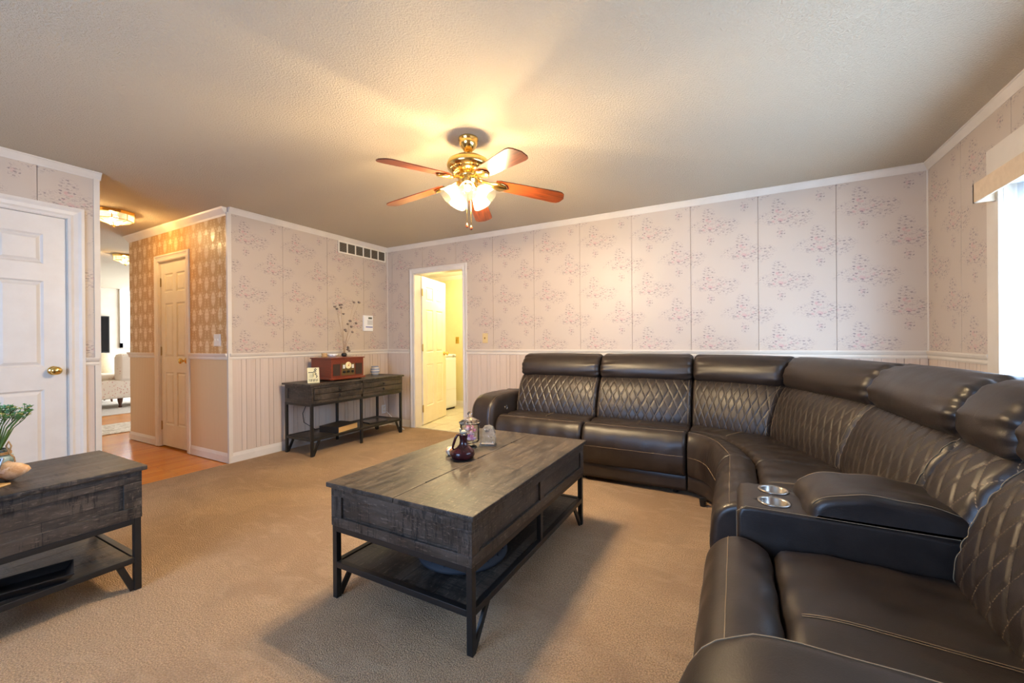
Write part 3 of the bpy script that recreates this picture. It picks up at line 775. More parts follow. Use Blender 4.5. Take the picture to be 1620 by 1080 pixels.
# profiles in (u forward from the headrest apex, z)
def p_head(F): return [(-.13,.83),(-.125,.92),(-.07,.992),(.01,1.012),(.09,.99),(.145,.935),(.168,.87),(.155,.815),(.09,.785),(-.02,.785)]
def p_back(F): return [(.04,.815),(.11,.812),(.165,.775),(.215,.70),(.252,.61),(.278,.52),(.275,.44),(.21,.40),(.06,.40),(-.02,.6)]
def p_seat(F): return [(.10,.30),(.10,.43),(.20,.452),((F+.02)/2+.02,.462),(F-.26,.458),(F-.215,.435),(F-.20,.38),(F-.20,.28)]
def p_roll(F): return [(F-.205,.22),(F-.203,.40),(F-.175,.452),(F-.11,.468),(F-.05,.448),(F-.012,.39),(F,.31),(F-.006,.22),(F-.03,.155),(F-.09,.135),(F-.17,.14)]
def p_base(F): return [(-.10,.035),(-.10,.15),(F-.055,.15),(F-.05,.14),(F-.05,.035)]
def p_shell(F): return [(-.165,.05),(-.165,.70),(-.14,.82),(-.05,.845),(.06,.80),(.10,.5),(.10,.05)]
def p_arm(F): return [(.02,.05),(.02,.58),(.10,.632),(F-.22,.637),(F-.09,.612),(F-.02,.54),(F+.005,.40),(F,.22),(F-.01,.05)]
def d_head(w, seed):
    rr = random.Random(seed); ph = [rr.uniform(0, 6.28) for _ in range(4)]; am = [rr.uniform(.5, 1) for _ in range(2)]
    def f(a, b, edge, u, z, F):
        e = math.exp(-edge/.075); side = am[0] if a < w/2 else am[1]
        return side*.013*e*math.sin(b*85+ph[0]+a*8)*math.sin(b*33+ph[1]) + .006*math.sin(math.pi*min(1, max(0, a/w)))
    return f
def d_quilt(w, ph=0.):
    def f(a, b, edge, u, z, F):
        l1 = (a/LAT_A + b/LAT_B) % 1; l2 = (a/LAT_A - b/LAT_B) % 1
        d1 = min(l1, 1-l1); d2 = min(l2, 1-l2); d = min(d1, d2)
        q = -.0045*math.exp(-(d/.07)**2)
        g = math.exp(-edge/.03)*.0012*math.sin(b*120)
        pil = .02*math.sin(math.pi*min(1, max(0, a/w)))**.6
        return (q if b < .56 else 0) + g + pil - .006
    return f
def d_seat(seed, amp=.004):
    rr = random.Random(seed); p = [rr.uniform(0, 6.28) for _ in range(6)]
    def f(a, b, edge, u, z, F):
        e = math.exp(-edge/.10)
        return amp*(math.sin(a*38+p[0]+2*math.sin(b*7+p[1]))*math.sin(b*9+p[2])*.6 + e*math.sin(b*46+a*12+p[3])*.5)
    return f
def stitch(parent, paths, name='stitching', r=.0012):
    for path in paths:
        bm = NBM(); tube(bm, path, r, 5); obj(name, bm, 'thread', parent)
def near_idx(prof, F, n, u, z):
    pts = spline(prof(F), n); return min(range(len(pts)), key=lambda i: (pts[i][0]-u)**2+(pts[i][1]-z)**2)
def along_t(grid, j, lift=.0012, i0=5, i1=-5):
    out = []
    for row in grid[i0:i1]:
        n = len(row); nb_ = (row[(j+1) % n]-row[(j-1) % n]); c = sum(row, Vector())/n; d = (row[j]-c); tdir = nb_.normalized(); d = d - tdir*d.dot(tdir); d.normalize(); out.append(row[j]+d*lift)
    return out
def along_s(grid, i, j0, j1, lift=.0012):
    row = grid[i]; n = len(row); c = sum(row, Vector())/n; out = []
    for j in range(j0, j1+1):
        tdir = (row[(j+1) % n]-row[(j-1) % n]).normalized(); d = row[j % n]-c; d = d-tdir*d.dot(tdir); d.normalize(); out.append(row[j % n]+d*lift)
    return out
sections = [('row', rA, rB, 1), ('row', rB, rC, 2), ('w', rC, rD, 3), ('w', rD, rE, 4), ('leg', rE, rF, 5), ('con', rF, rG, 6), ('leg', rG, rH, 7)]
for kind, a, b, k in sections:
    w = w2_(a, b)
    loft('headrest', [a, b], p_head, 'leather', sofa, w, 80, 60, er=.05, gap=.003, disp=d_head(w, k), power=2.2)
    bc, gr, ts = loft('back_cushion', [a, b], p_back, 'leather_quilted', sofa, w, 190, max(40, int(w/.0052)), er=.032, gap=.003, disp=d_quilt(w), uv=True)
    if kind != 'con':
        seam = [along_s(gr, 6, 10, 85, .002), along_s(gr, -7, 10, 85, .002)]
        stitch(bc, seam)
# seats with their rolled fronts
NS = 96
for ribs, k in (([rA, rB], 1), ([rB, rC], 2), ([rC, rD, rE], 3), ([rE, rF], 5), ([rG, rH], 7)):
    w = w2_(ribs[0], ribs[-1]) if len(ribs) == 2 else w2_(ribs[0], ribs[1])+w2_(ribs[1], ribs[2])
    nt = 70 if len(ribs) == 2 else 110
    s, gr, ts = loft('seat_cushion', ribs, p_seat, 'leather', sofa, w, NS, nt, er=.03, disp=d_seat(k*3, .0045))
    F = ribs[0].v[4]; j0 = near_idx(p_seat, F, NS, .2, .452); j1 = near_idx(p_seat, F, NS, F-.24, .45)
    mid = len(gr)//2
    lines = [along_s(gr, mid, j0, j1), along_s(gr, mid+1, j0, j1)] if k != 3 else [along_s(gr, int(len(gr)*.36), j0, j1), along_s(gr, int(len(gr)*.37), j0, j1)]
    stitch(s, lines)
    r, gr, ts = loft('footrest_roll', ribs, p_roll, 'leather', sofa, w, NS, nt, er=.03, disp=d_seat(k*5+1, .004 if k != 3 else .0012))
    ja = near_idx(p_roll, F, NS, F-.075, .458); jb = near_idx(p_roll, F, NS, F, .30); je = near_idx(p_roll, F, NS, F-.015, .395)
    stitch(r, [along_t(gr, ja if len(ribs) < 3 or True else je), along_t(gr, jb)])
    bp, gr, ts = loft('base_panel', ribs, p_base, 'leather', sofa, w, 60, 10 if len(ribs) == 2 else 40, er=.012, smooth_prof=False)
for ribs, w in (([rA, rC], 1.62), ([rC, rD], .78), ([rD, rE], .88), ([rE, rH], 1.86)):
    loft('back_frame', ribs, p_shell, 'leather', sofa, w, 60, 12, er=.02, gap=0)
# arms
for a, b in ((rA0, rA0b), (rH, rI)):
    w = w2_(a, b)
    ar, gr, ts = loft('armrest', [a, b], p_arm, 'leather', sofa, w, 90, 16, er=.055, gap=.002, disp=d_seat(11, .002))
    F = a.v[4]; j0 = near_idx(p_arm, F, 90, .1, .63); j1 = near_idx(p_arm, F, 90, F, .3)
    stitch(ar, [along_s(gr, 5, j0, j1), along_s(gr, -6, j0, j1)])
    if a is rA0:
        bm = NBM(); M = Matrix.Rotation(R_(90), 4, 'Y'); lathe(bm, [(0, 0), (.024, 0), (.024, .004), (.017, .005), (.015, .003), (0, .003)], (-1.937, 3.42, .505), 20, M); obj('power_button', bm, 'steel', ar, smooth=False)
# storage console with cup holders
def p_con(F): return [(.16,.06),(.16,.55),(.34,.565),(F-.143,.565),(F-.113,.557),(F-.103,.53),(F-.103,.06)]
mat('cup_steel', micro(90, .05), col=srgb(176,170,164), rough=.28, metal=1.)
co, gr, ts = loft('console_box', [rF, rG], p_con, 'leather', sofa, .29, 90, 10, er=.014, gap=.004, smooth_prof=False)
cups = [(.125, 1.845), (.118, 1.710)]
cut = NBM()
for x, y in cups: lathe(cut, [(.0, .46), (.041, .46), (.041, .60), (0, .60)], (x, y, 0), 32)
cm = obj('cutter', cut, 'leather', sofa)
bo = co.modifiers.new('cups', 'BOOLEAN'); bo.operation = 'DIFFERENCE'; bo.object = cm; bo.solver = 'EXACT'
dg = bpy.context.evaluated_depsgraph_get(); dg.update()
nm = bpy.data.meshes.new_from_object(co.evaluated_get(dg)); co.modifiers.clear(); co.data = nm; bpy.data.objects.remove(cm)
for x, y in cups:
    bm = NBM(); lathe(bm, [(0, .463), (.0395, .463), (.0395, .566), (.044, .5695), (.051, .5685), (.0515, .5655), (.0407, .5645), (.0407, .461), (0, .461)], (x, y, 0), 40)
    tag(obj('cup_holder', bm, 'cup_steel', co, smooth=True), 'brushed steel cup holder')
def p_lid(F): return [(.18,.545),(.18,.60),(.27,.640),(.40,.655),(.52,.645),(.585,.615),(.607,.575),(.588,.54),(.40,.53)]
ld, gr, ts = loft('console_lid', [rF, rG], p_lid, 'leather', sofa, .29, 80, 24, er=.03, gap=.006, disp=d_seat(4, .005))
j0 = near_idx(p_lid, .9, 80, .2, .61); j1 = near_idx(p_lid, .9, 80, .59, .6)
stitch(ld, [along_s(gr, 5, j0, j1), along_s(gr, -6, j0, j1)])
stitch(co, [[(.0-.001+.002, 1.618, .3), (.001, 1.6215, .545), (.03, 1.6225, .5665), (.2, 1.6225, .567), (.56, 1.6225, .567)]])
for x, y in ((-1.95, 3.28), (-1.11, 3.28), (-.40, 3.28), (-.2, 3.08), (0.0, 2.66), (0.0, 1.98), (0.0, 1.55), (0.0, .9), (-2.1, 4.0), (-.4, 4.0), (.86, 2.6), (.88, .7)):
    bm = NBM(); lathe(bm, [(0, 0), (.018, 0), (.024, .045), (0, .045)], (x, y, 0), 12); obj('foot', bm, 'black_plastic', sofa)

# ---------------------------------------------------------------- rustic lift-top tables
def framed_face(parent, axis, plane, sign, a0, a1, z0, z1, n, fw=.045, core_in=.016):
    """rails, stiles and recessed panels on one side of a box; axis 0: face at x=plane, axis 1: face at y=plane"""
    ma, mz = ('rustic_wood_y' if axis == 0 else 'rustic_wood_x'), 'rustic_wood_z'
    lo, hi = sorted((plane, plane-sign*core_in))
    def add(name, p0, p1, q0, q1, m, dp=0.):
        l, h = (lo, hi) if not dp else sorted((plane-sign*dp, plane-sign*(dp+.006)))
        if axis == 0: boxo(name, l, h, p0, p1, q0, q1, m, parent, bevel=.002 if not dp else 0)
        else: boxo(name, p0, p1, l, h, q0, q1, m, parent, bevel=.002 if not dp else 0)
    add('rail', a0, a1, z1-fw*.8, z1, ma); add('rail', a0, a1, z0, z0+fw*.8, ma)
    W_ = (a1-a0); step = (W_-fw)/n
    for i in range(n+1): add('stile', a0+i*step, a0+i*step+fw, z0+fw*.8, z1-fw*.8, mz)
    for i in range(n): add('panel', a0+i*step+fw, a0+(i+1)*step, z0+fw*.8, z1-fw*.8, ma, dp=core_in-.005)
def rustic_table(root, x0, x1, y0, y1, zt, zb, shelf_z, n_long, lids, faces=('x1', 'y0', 'x0', 'y1'), fw=.045, mids=True, brace=.10):
    ov = .016; tt = .022; t = .026
    # top
    if lids == 2:
        xm = (x0+x1)/2+.01
        for q0, q1 in ((x0-ov, xm-.0012), (xm+.0012, x1+ov)): boxo('lid', q0, q1, y0-ov, y1+ov, zt-tt, zt, 'rustic_wood_y', root, bevel=.004)
        for hy in (.18, .52, .82):
            yy = y0+(y1-y0)*hy; bm = NBM(); tube(bm, [(xm, yy-.035, zt-.001), (xm, yy+.035, zt-.001)], .0045, 8); obj('hinge', bm, 'black_metal', root)
    else: boxo('lid', x0-ov, x1+ov, y0-ov, y1+ov, zt-tt, zt, 'rustic_wood_y', root, bevel=.004)
    z1 = zt-tt; e = .015
    bm = NBM(); box(bm, x0+e, x1-e, y0+e, y1-e, zb, z1); obj('box_body', bm, 'rustic_wood_y', root)
    framed_face(root, 0, x1, 1, y0, y1, zb, z1, n_long, fw); framed_face(root, 0, x0, -1, y0, y1, zb, z1, n_long, fw)
    framed_face(root, 1, y0, -1, x0+e, x1-e, zb, z1, 1, fw); framed_face(root, 1, y1, 1, x0+e, x1-e, zb, z1, 1, fw)
    metal_base(root, x0, x1, y0, y1, zb, shelf_z, t, mids, brace)
def metal_base(root, x0, x1, y0, y1, zb, sz, t=.026, mids=True, brace=.10, mid_leg=False):
    a0, a1, b0, b1 = x0+.003, x1-.003, y0+.003, y1-.003
    for x, sx in ((a0+t/2, 1), (a1-t/2, -1)):
        for y, sy in ((b0+t/2, 1), (b1-t/2, -1)):
            bm = NBM(); box(bm, x-t/2, x+t/2, y-t/2, y+t/2, 0, zb-.0); obj('leg', bm, 'black_metal', root, bevel=.002)
            bm = NBM(); bar(bm, (x, y+sy*(t*.55), .006), (x, y+sy*(t*.5+brace), sz-t+.004), t*.95, .012, up=(1,0,0)); obj('leg_brace', bm, 'black_metal', root)
    for y in (b0+t/2, b1-t/2):
        for z in (zb-t, sz-t): boxo('frame_rail', a0+t, a1-t, y-t/2, y+t/2, z, z+t, 'black_metal', root, bevel=.002)
    for x in (a0+t/2, a1-t/2):
        for z in (zb-t, sz-t): boxo('frame_rail', x-t/2, x+t/2, b0+t, b1-t, z, z+t, 'black_metal', root, bevel=.002)
        if mids: boxo('mid_post', x-t/2+.002, x+t/2-.002, (b0+b1)/2-t/2, (b0+b1)/2+t/2, 0 if mid_leg else sz, zb-t, 'black_metal', root, bevel=.002)
    n = 4
    for i in range(n):
        p0 = a0+t+.004+(a1-a0-2*t-.008)*i/n; p1 = a0+t+.004+(a1-a0-2*t-.008)*(i+1)/n
        boxo('shelf_plank', p0+.0008, p1-.0008, b0+t+.004, b1-t-.004, sz-.018, sz-.004, 'rustic_wood_y', root)
ct = empty('coffee_table', (-1.215, 1.83, 0), 'large dark rustic wood lift-top coffee table in front of the sofa', 'table')
rustic_table(ct, -1.595, -.835, 1.215, 2.445, .52, .325, .165, 2, 2, fw=.05)
et = empty('side_table', (-2.72, .53, 0), 'dark rustic wood table with black metal base near the white door', 'table')
rustic_table(et, -2.985, -2.445, .20, .845, .575, .335, .155, 1, 1, fw=.065, mids=False, brace=.05)

# console table with four drawers
tb = empty('console_table', (-3.92, 3.23, 0), 'long dark rustic console table with drawers against the left wall', 'table')
cx0, cx1, cy0, cy1, czt, czb = -4.14, -3.70, 2.60, 3.865, .728, .528
boxo('top_board', cx0-.01, cx1+.018, cy0-.02, cy1+.02, czt-.02, czt, 'rustic_wood_y', tb, bevel=.003)
bm = NBM(); box(bm, cx0+.01, cx1-.012, cy0+.015, cy1-.015, czb, czt-.02); obj('box_body', bm, 'rustic_wood_y', tb)
framed_face(tb, 1, cy0, -1, cx0+.011, cx1-.011, czb, czt-.02, 1, .045); framed_face(tb, 1, cy1, 1, cx0+.011, cx1-.011, czb, czt-.02, 1, .045)
cm_ = (cy0+cy1)/2
for y0, y1 in ((cy0, cy0+.03), (cm_-.015, cm_+.015), (cy1-.03, cy1)): boxo('stile', cx1-.013, cx1, y0, y1, czb, czt-.02, 'rustic_wood_z', tb, bevel=.002)
boxo('rail', cx1-.013, cx1, cy0+.03, cy1-.03, czb, czb+.03, 'rustic_wood_y', tb, bevel=.002); boxo('rail', cx1-.013, cx1, cy0+.03, cy1-.03, czt-.045, czt-.02, 'rustic_wood_y', tb, bevel=.002)
zlo, zhi = czb+.034, czt-.049; zm = (zlo+zhi)/2
for y0, y1 in ((cy0+.033, cm_-.018), (cm_+.018, cy1-.033)):
    for z0, z1 in ((zlo, zm-.003), (zm+.003, zhi)):
        d = boxo('drawer', cx1-.3, cx1+.005, y0, y1, z0, z1, 'rustic_wood_y', tb, bevel=.002)
        bm = NBM(); lathe(bm, [(0, 0), (.006, 0), (.006, .012), (.014, .016), (.015, .022), (.010, .027), (0, .028)], (cx1+.005, (y0+y1)/2, (z0+z1)/2), 16, Matrix.Rotation(R_(90), 4, 'Y')); obj('knob', bm, 'black_metal', d, smooth=True)
metal_base(tb, cx0, cx1, cy0, cy1, czb, .178, .026, True, .07, mid_leg=True)

# ---------------------------------------------------------------- lights
def shade_fn(em, mixf, tr_=.55):
    def fn(nb, p):
        nt = nb.nt; out = nt.nodes['Material Output']
        tr = nb.n('ShaderNodeBsdfTransparent'); tr.inputs[0].default_value = (1, .96, .88, 1)
        d = nb.n('ShaderNodeBsdfTranslucent'); d.inputs[0].default_value = (tr_, tr_*.92, tr_*.76, 1)
        e = nb.n('ShaderNodeEmission'); e.inputs[0].default_value = (1, .80, .50, 1); e.inputs[1].default_value = em
        a = nb.n('ShaderNodeAddShader'); nb.l(d.outputs[0], a.inputs[0]); nb.l(e.outputs[0], a.inputs[1])
        m = nb.n('ShaderNodeMixShader'); m.inputs[0].default_value = mixf
        nb.l(a.outputs[0], m.inputs[1]); nb.l(tr.outputs[0], m.inputs[2]); nb.l(m.outputs[0], out.inputs[0])
    return fn
mat('fan_shade', shade_fn(.55, .21, .06)); mat('hall_glass', shade_fn(.5, .2, .03))
def bulb_fn(c, e):
    def fn(nb, p):
        p.inputs['Emission Color'].default_value = c; p.inputs['Emission Strength'].default_value = e
    return fn
mat('bulb', bulb_fn((1, .82, .55, 1), 5.), col=(1, 1, 1, 1))

FXc, FYc = -1.488, 2.163
fan = empty('ceiling_fan', (FXc, FYc, H), 'polished brass ceiling fan with five wooden blades and lit glass shades', 'ceiling fan')
bm = NBM(); lathe(bm, [(0, H), (.062, H), (.064, H-.012), (.058, H-.018), (.060, H-.030), (.050, H-.055), (.034, H-.075), (.022, H-.086), (0, H-.086)], (FXc, FYc, 0), 36); obj('canopy', bm, 'brass', fan, smooth=True)
bm = NBM(); lathe(bm, [(0, H-.08), (.011, H-.08), (.011, 2.31), (.022, 2.31), (.022, 2.296), (0, 2.296)], (FXc, FYc, 0), 20); obj('downrod', bm, 'brass', fan, smooth=True)
bm = NBM(); lathe(bm, [(0, 2.322), (.05, 2.320), (.10, 2.308), (.130, 2.288), (.138, 2.265), (.134, 2.246), (.118, 2.236), (.112, 2.228), (.108, 2.222), (.085, 2.206), (0, 2.206)], (FXc, FYc, 0), 48); mo = obj('motor_housing', bm, 'brass', fan, smooth=True)
bm = NBM()
for k in range(40):
    a = 2*math.pi*k/40; ca, sa = math.cos(a), math.sin(a)
    tube(bm, [(FXc+.112*ca, FYc+.112*sa, 2.232), (FXc+.082*ca, FYc+.082*sa, 2.206)], .004, 6)
    sphere(bm, (FXc+.115*ca, FYc+.115*sa, 2.238), .0055, nu=6, nv=4)
obj('beaded_trim', bm, 'brass', mo, smooth=True)
bm = NBM(); lathe(bm, [(0, 2.21), (.07, 2.21), (.072, 2.185), (.060, 2.178), (.062, 2.150), (.050, 2.140), (.045, 2.118), (.020, 2.105), (0, 2.103)], (FXc, FYc, 0), 36); hub = obj('light_kit', bm, 'brass', fan, smooth=True)
th0 = -30.8
droop = math.atan2(.062, .50)
for k in range(5):
    a = R_(th0+72*k); ca, sa = math.cos(a), math.sin(a)
    B = Matrix.Translation((FXc, FYc, 2.178)) @ Matrix.Rotation(a, 4, 'Z') @ Matrix.Rotation(droop, 4, 'Y') @ Matrix.Rotation(R_(-11), 4, 'X')
    out = [(.175, -.042), (.20, -.052), (.585, -.067), (.612, -.062), (.630, -.046), (.636, -.028), (.644, 0), (.636, .028), (.630, .046), (.612, .062), (.585, .067), (.20, .052), (.175, .042)]
    bm = NBM(); lo = [bm.verts.new(B @ Vector((x, y, -.003))) for x, y in out]; hi = [bm.verts.new(B @ Vector((x, y, .003))) for x, y in out]
    bm.faces.new(lo[::-1]); bm.faces.new(hi)
    for i in range(len(out)): bm.faces.new((lo[i], lo[(i+1) % len(out)], hi[(i+1) % len(out)], hi[i]))
    off = OFF[fan]; bmesh.ops.transform(bm, matrix=B.inverted(), verts=bm.verts)
    bl = obj('blade', bm, 'blade_wood', fan, local=True); bl.matrix_local = Matrix.Translation(-off) @ B
    # blade iron: a scalloped brass bracket under the blade root
    bm = NBM(); sec = [(.05, .014, .006), (.09, .016, .004), (.13, .018, -.004), (.155, .030, -.010), (.18, .042, -.011), (.21, .044, -.011), (.235, .034, -.010), (.25, .016, -.009), (.256, .004, -.008)]
    top = []; bot = []
    for x, hw, z in sec:
        top.append([bm.verts.new(Vector((x, s*hw, z+.004+(.004 if s == 0 else 0)))) for s in (-1, -.5, 0, .5, 1)])
        bot.append([bm.verts.new(Vector((x, s*hw, z-.004-(.006 if s == 0 else (.004 if abs(s) < 1 else 0))))) for s in (-1, -.5, 0, .5, 1)])
    for G in (top, bot):
        for A, Bq in zip(G, G[1:]):
            for i in range(4): bm.faces.new((A[i], A[i+1], Bq[i+1], Bq[i]))
    for A, Bq, C_, D_ in zip(top, top[1:], bot, bot[1:]):
        bm.faces.new((A[0], Bq[0], D_[0], C_[0])); bm.faces.new((A[4], Bq[4], D_[4], C_[4]))
    bm.faces.new(top[0]+bot[0][::-1]); bm.faces.new(top[-1]+bot[-1][::-1])
    ir = obj('blade_iron', bm, 'brass', fan, local=True, smooth=True); ir.matrix_local = Matrix.Translation(-off) @ B
# five tulip shades
shp = [(.016, 0), (.026, .006), (.036, .022), (.044, .045), (.049, .07), (.052, .092), (.056, .104)]
for k in range(5):
    a = R_(th0+36+72*k+8); dirv = Vector((math.cos(a)*.72, math.sin(a)*.72, -.69)).normalized()
    base = Vector((FXc, FYc, 2.125)) + Vector((math.cos(a), math.sin(a), 0))*.062
    M = Vector((0, 0, 1)).rotation_difference(dirv).to_matrix().to_4x4()
    bm = NBM(); tube(bm, [(FXc+math.cos(a)*.035, FYc+math.sin(a)*.035, 2.14), tuple(base - dirv*.0), tuple(base+dirv*.012)], [.009, .012, .022], 12); ar = obj('lamp_arm', bm, 'brass', fan, smooth=True)
    bm = NBM()
    def scal(an, z): return 1+.05*math.cos(an*8)*max(0, (z-.06)/.044)
    n = 40; rings = []
    for r, z in shp:
        rings.append([bm.verts.new(base + (M @ Vector((r*scal(2*math.pi*i/n, z)*math.cos(2*math.pi*i/n), r*scal(2*math.pi*i/n, z)*math.sin(2*math.pi*i/n), z+.008)))) for i in range(n)])
    for A, B in zip(rings, rings[1:]):
        for i in range(n): bm.faces.new((A[i], A[(i+1) % n], B[(i+1) % n], B[i]))
    sh = obj('lamp_shade', bm, 'fan_shade', fan, smooth=True)
    bm = NBM(); pb = base+dirv*.055; sphere(bm, pb, .021, (1, 1, 1.25), 14, 10, M); obj('bulb', bm, 'bulb', sh, smooth=True)
    point('fan_bulb', tuple(base+dirv*.100), 47, WARM, .028)
for dx, zb in ((-.012, 1.90), (.014, 1.885)):
    bm = NBM(); p = (FXc+dx*.88, FYc+dx*.48)
    tube(bm, [(p[0], p[1], 2.11), (p[0], p[1], zb)], .0018, 6); ch = obj('pull_chain', bm, 'brass', fan)
    bm = NBM(); lathe(bm, [(0, -.032), (.006, -.030), (.009, -.022), (.008, -.012), (.004, -.004), (.002, .0), (0, 0)], (p[0], p[1], zb), 12); obj('chain_bob', bm, 'blade_wood', ch, smooth=True)

# octagonal brass and glass flush lights
def flush(name, x, y, r, label, power):
    o = empty(name, (x, y, H), label, 'ceiling light')
    n = 8; A = [R_(22.5+45*i) for i in range(n)]
    bm = NBM(); lathe(bm, [(0, H), (r*1.12, H), (r*1.14, H-.006), (r*1.08, H-.028), (r*.9, H-.03), (0, H-.03)], (x, y, 0), 8); obj('ceiling_plate', bm, 'brass', o)
    top = [Vector((x+r*math.cos(a), y+r*math.sin(a), H-.03)) for a in A]; bot = [Vector((x+r*.97*math.cos(a), y+r*.97*math.sin(a), H-.085)) for a in A]; tip = Vector((x, y, H-.135))
    for i in range(n):
        j = (i+1) % n
        bm = NBM(); bm.faces.new([bm.verts.new(v) for v in (top[i], top[j], bot[j], bot[i])]); obj('glass_pane', bm, 'hall_glass', o)
        bm = NBM(); bm.faces.new([bm.verts.new(v) for v in (bot[i], bot[j], tip)]); obj('glass_pane', bm, 'hall_glass', o)
    bm = NBM()
    for i in range(n):
        j = (i+1) % n
        tube(bm, [top[i], bot[i], tip], .0035, 6); tube(bm, [bot[i], bot[j]], .0035, 6)
    obj('brass_came', bm, 'brass', o)
    bm = NBM(); sphere(bm, tip+Vector((0, 0, -.008)), .011); obj('finial', bm, 'brass', o, smooth=True)
    for dx in (-.05, .05):
        bm = NBM(); sphere(bm, (x+dx, y, H-.065), .022); obj('bulb', bm, 'bulb', o, smooth=True)
    point(name+'_lamp', (x, y, H-.075), power, (1, .68, .31), .03)
flush('flush_light', -5.333, 1.645, .15, 'octagonal brass and glass ceiling light in the hall', 72)
flush('flush_light', -7.80, 2.53, .13, 'second octagonal ceiling light beyond the hall, partly hidden by the damask wall', 34)
point('laundry_lamp', (-3.6, 5.0, 2.15), 46, (1, .82, .44), .08)
bm = NBM(); lathe(bm, [(0, 2.3), (.15, 2.3), (.15, 2.285), (.12, 2.255), (0, 2.24)], (-3.3, 4.9, 0), 32); tag(obj('laundry_ceiling_light', bm, 'white_plain', smooth=True), 'round white ceiling light inside the laundry room', 'ceiling light')

# ---------------------------------------------------------------- wall fittings
vent = empty('air_vent', (XL, 3.725, 2.25), 'cream wall air vent with six louvred sections under the crown', 'vent')
vy0, vy1, vz0, vz1 = 3.345, 4.108, 2.238, 2.385
bm = NBM(); box(bm, XL+.004, XL+.007, vy0, vy1, vz0, vz1); mat('vent_dark', micro(20, .1), col=srgb(84,74,60), rough=.8); obj('backing', bm, 'vent_dark', vent)
bm = NBM(); box(bm, XL+.005, XL+.014, vy0, vy1, vz1-.016, vz1); box(bm, XL+.005, XL+.014, vy0, vy1, vz0, vz0+.016)
for i in range(7):
    y = vy0+(vy1-vy0-.016)*i/6; box(bm, XL+.005, XL+.014, y, y+.016, vz0+.016, vz1-.016)
obj('vent_frame', bm, 'cream_paint', vent)
mat('louvre', micro(40, .1), col=srgb(132,120,100), rough=.6)
for i in range(6):
    y = vy0+(vy1-vy0-.016)*i/6+.016; y2 = y+(vy1-vy0-.016)/6-.016
    bm = NBM()
    for k in range(11):
        z = vz0+.02+k*.0105; bar(bm, (XL+.009, y, z), (XL+.009, y2, z), .006, .0025)
    obj('louvre', bm, 'louvre', vent)
# alarm keypad
kp = empty('alarm_keypad', (XL, 3.787, 1.29), 'white alarm keypad with a small screen on the rose wallpaper', 'keypad')
boxo('keypad_case', XL+.003, XL+.028, 3.712, 3.863, 1.288, 1.492, 'white_plain', kp, bevel=.004)
mat('lcd', micro(20, .02), col=srgb(92,98,86), rough=.3); mat('key_grey', micro(20, .02), col=srgb(196,194,190), rough=.5); mat('key_blue', micro(20, .02), col=srgb(60,80,178), rough=.5)
boxo('screen', XL+.028, XL+.0295, 3.785, 3.845, 1.445, 1.470, 'lcd', kp)
for r in range(4):
    for c in range(4): boxo('key', XL+.028, XL+.031, 3.772+c*.0215, 3.789+c*.0215, 1.372+r*.0155, 1.383+r*.0155, 'key_grey', kp)
boxo('status_strip', XL+.028, XL+.0293, 3.742, 3.855, 1.336, 1.347, 'key_blue', kp)
def plate(name, frame, w, h, n, label, m='cream_paint'):
    """wall plate with toggles; frame(a,o,z) in metres from its centre"""
    bm = NBM()
    vs = [bm.verts.new(frame(a, o, z)) for a, z, o in ((-w/2,-h/2,0),(w/2,-h/2,0),(w/2,h/2,0),(-w/2,h/2,0),(-w/2+.004,-h/2+.004,.006),(w/2-.004,-h/2+.004,.006),(w/2-.004,h/2-.004,.006),(-w/2+.004,h/2-.004,.006))]
    for q in ((0,1,2,3),(4,5,6,7),(0,1,5,4),(1,2,6,5),(2,3,7,6),(3,0,4,7)): bm.faces.new([vs[i] for i in q])
    o = tag(obj(name, bm, m), label, 'light switch')
    for i in range(n):
        a = (i-(n-1)/2)*.046
        bm = NBM(); pts = [(a-.005, -.012, .006), (a+.005, -.012, .006), (a+.005, .012, .006), (a-.005, .012, .006), (a-.004, .002, .018), (a+.004, .002, .018), (a+.004, .010, .018), (a-.004, .010, .018)]
        vs = [bm.verts.new(frame(x, o_, z)) for x, z, o_ in pts]
        for q in ((0,1,2,3),(4,5,6,7),(0,1,5,4),(1,2,6,5),(2,3,7,6),(3,0,4,7)): bm.faces.new([vs[j] for j in q])
        obj('toggle', bm, 'old_brass' if m == 'switch_tan' else m, o)
mat('switch_tan', micro(30, .02), col=srgb(212,186,132), rough=.4); mat('switch_gold', micro(30, .02), col=srgb(206,168,70), rough=.35, metal=.3)
plate('light_switch', lambda a, o, z: (-2.632+a, YB-.005-o, 1.18+z), .075, .118, 1, 'tan light switch on the back wall beside the laundry doorway', 'switch_tan')
plate('light_switch', lambda a, o, z: (-4.428+a, YO2-.005-o, 1.175+z), .118, .118, 2, 'cream double light switch on the damask hall wall', 'cream_paint')
plate('light_switch', lambda a, o, z: (-4.300+a, 5.86-o, 1.165+z), .075, .118, 1, 'gold light switch on the yellow laundry wall', 'switch_gold')

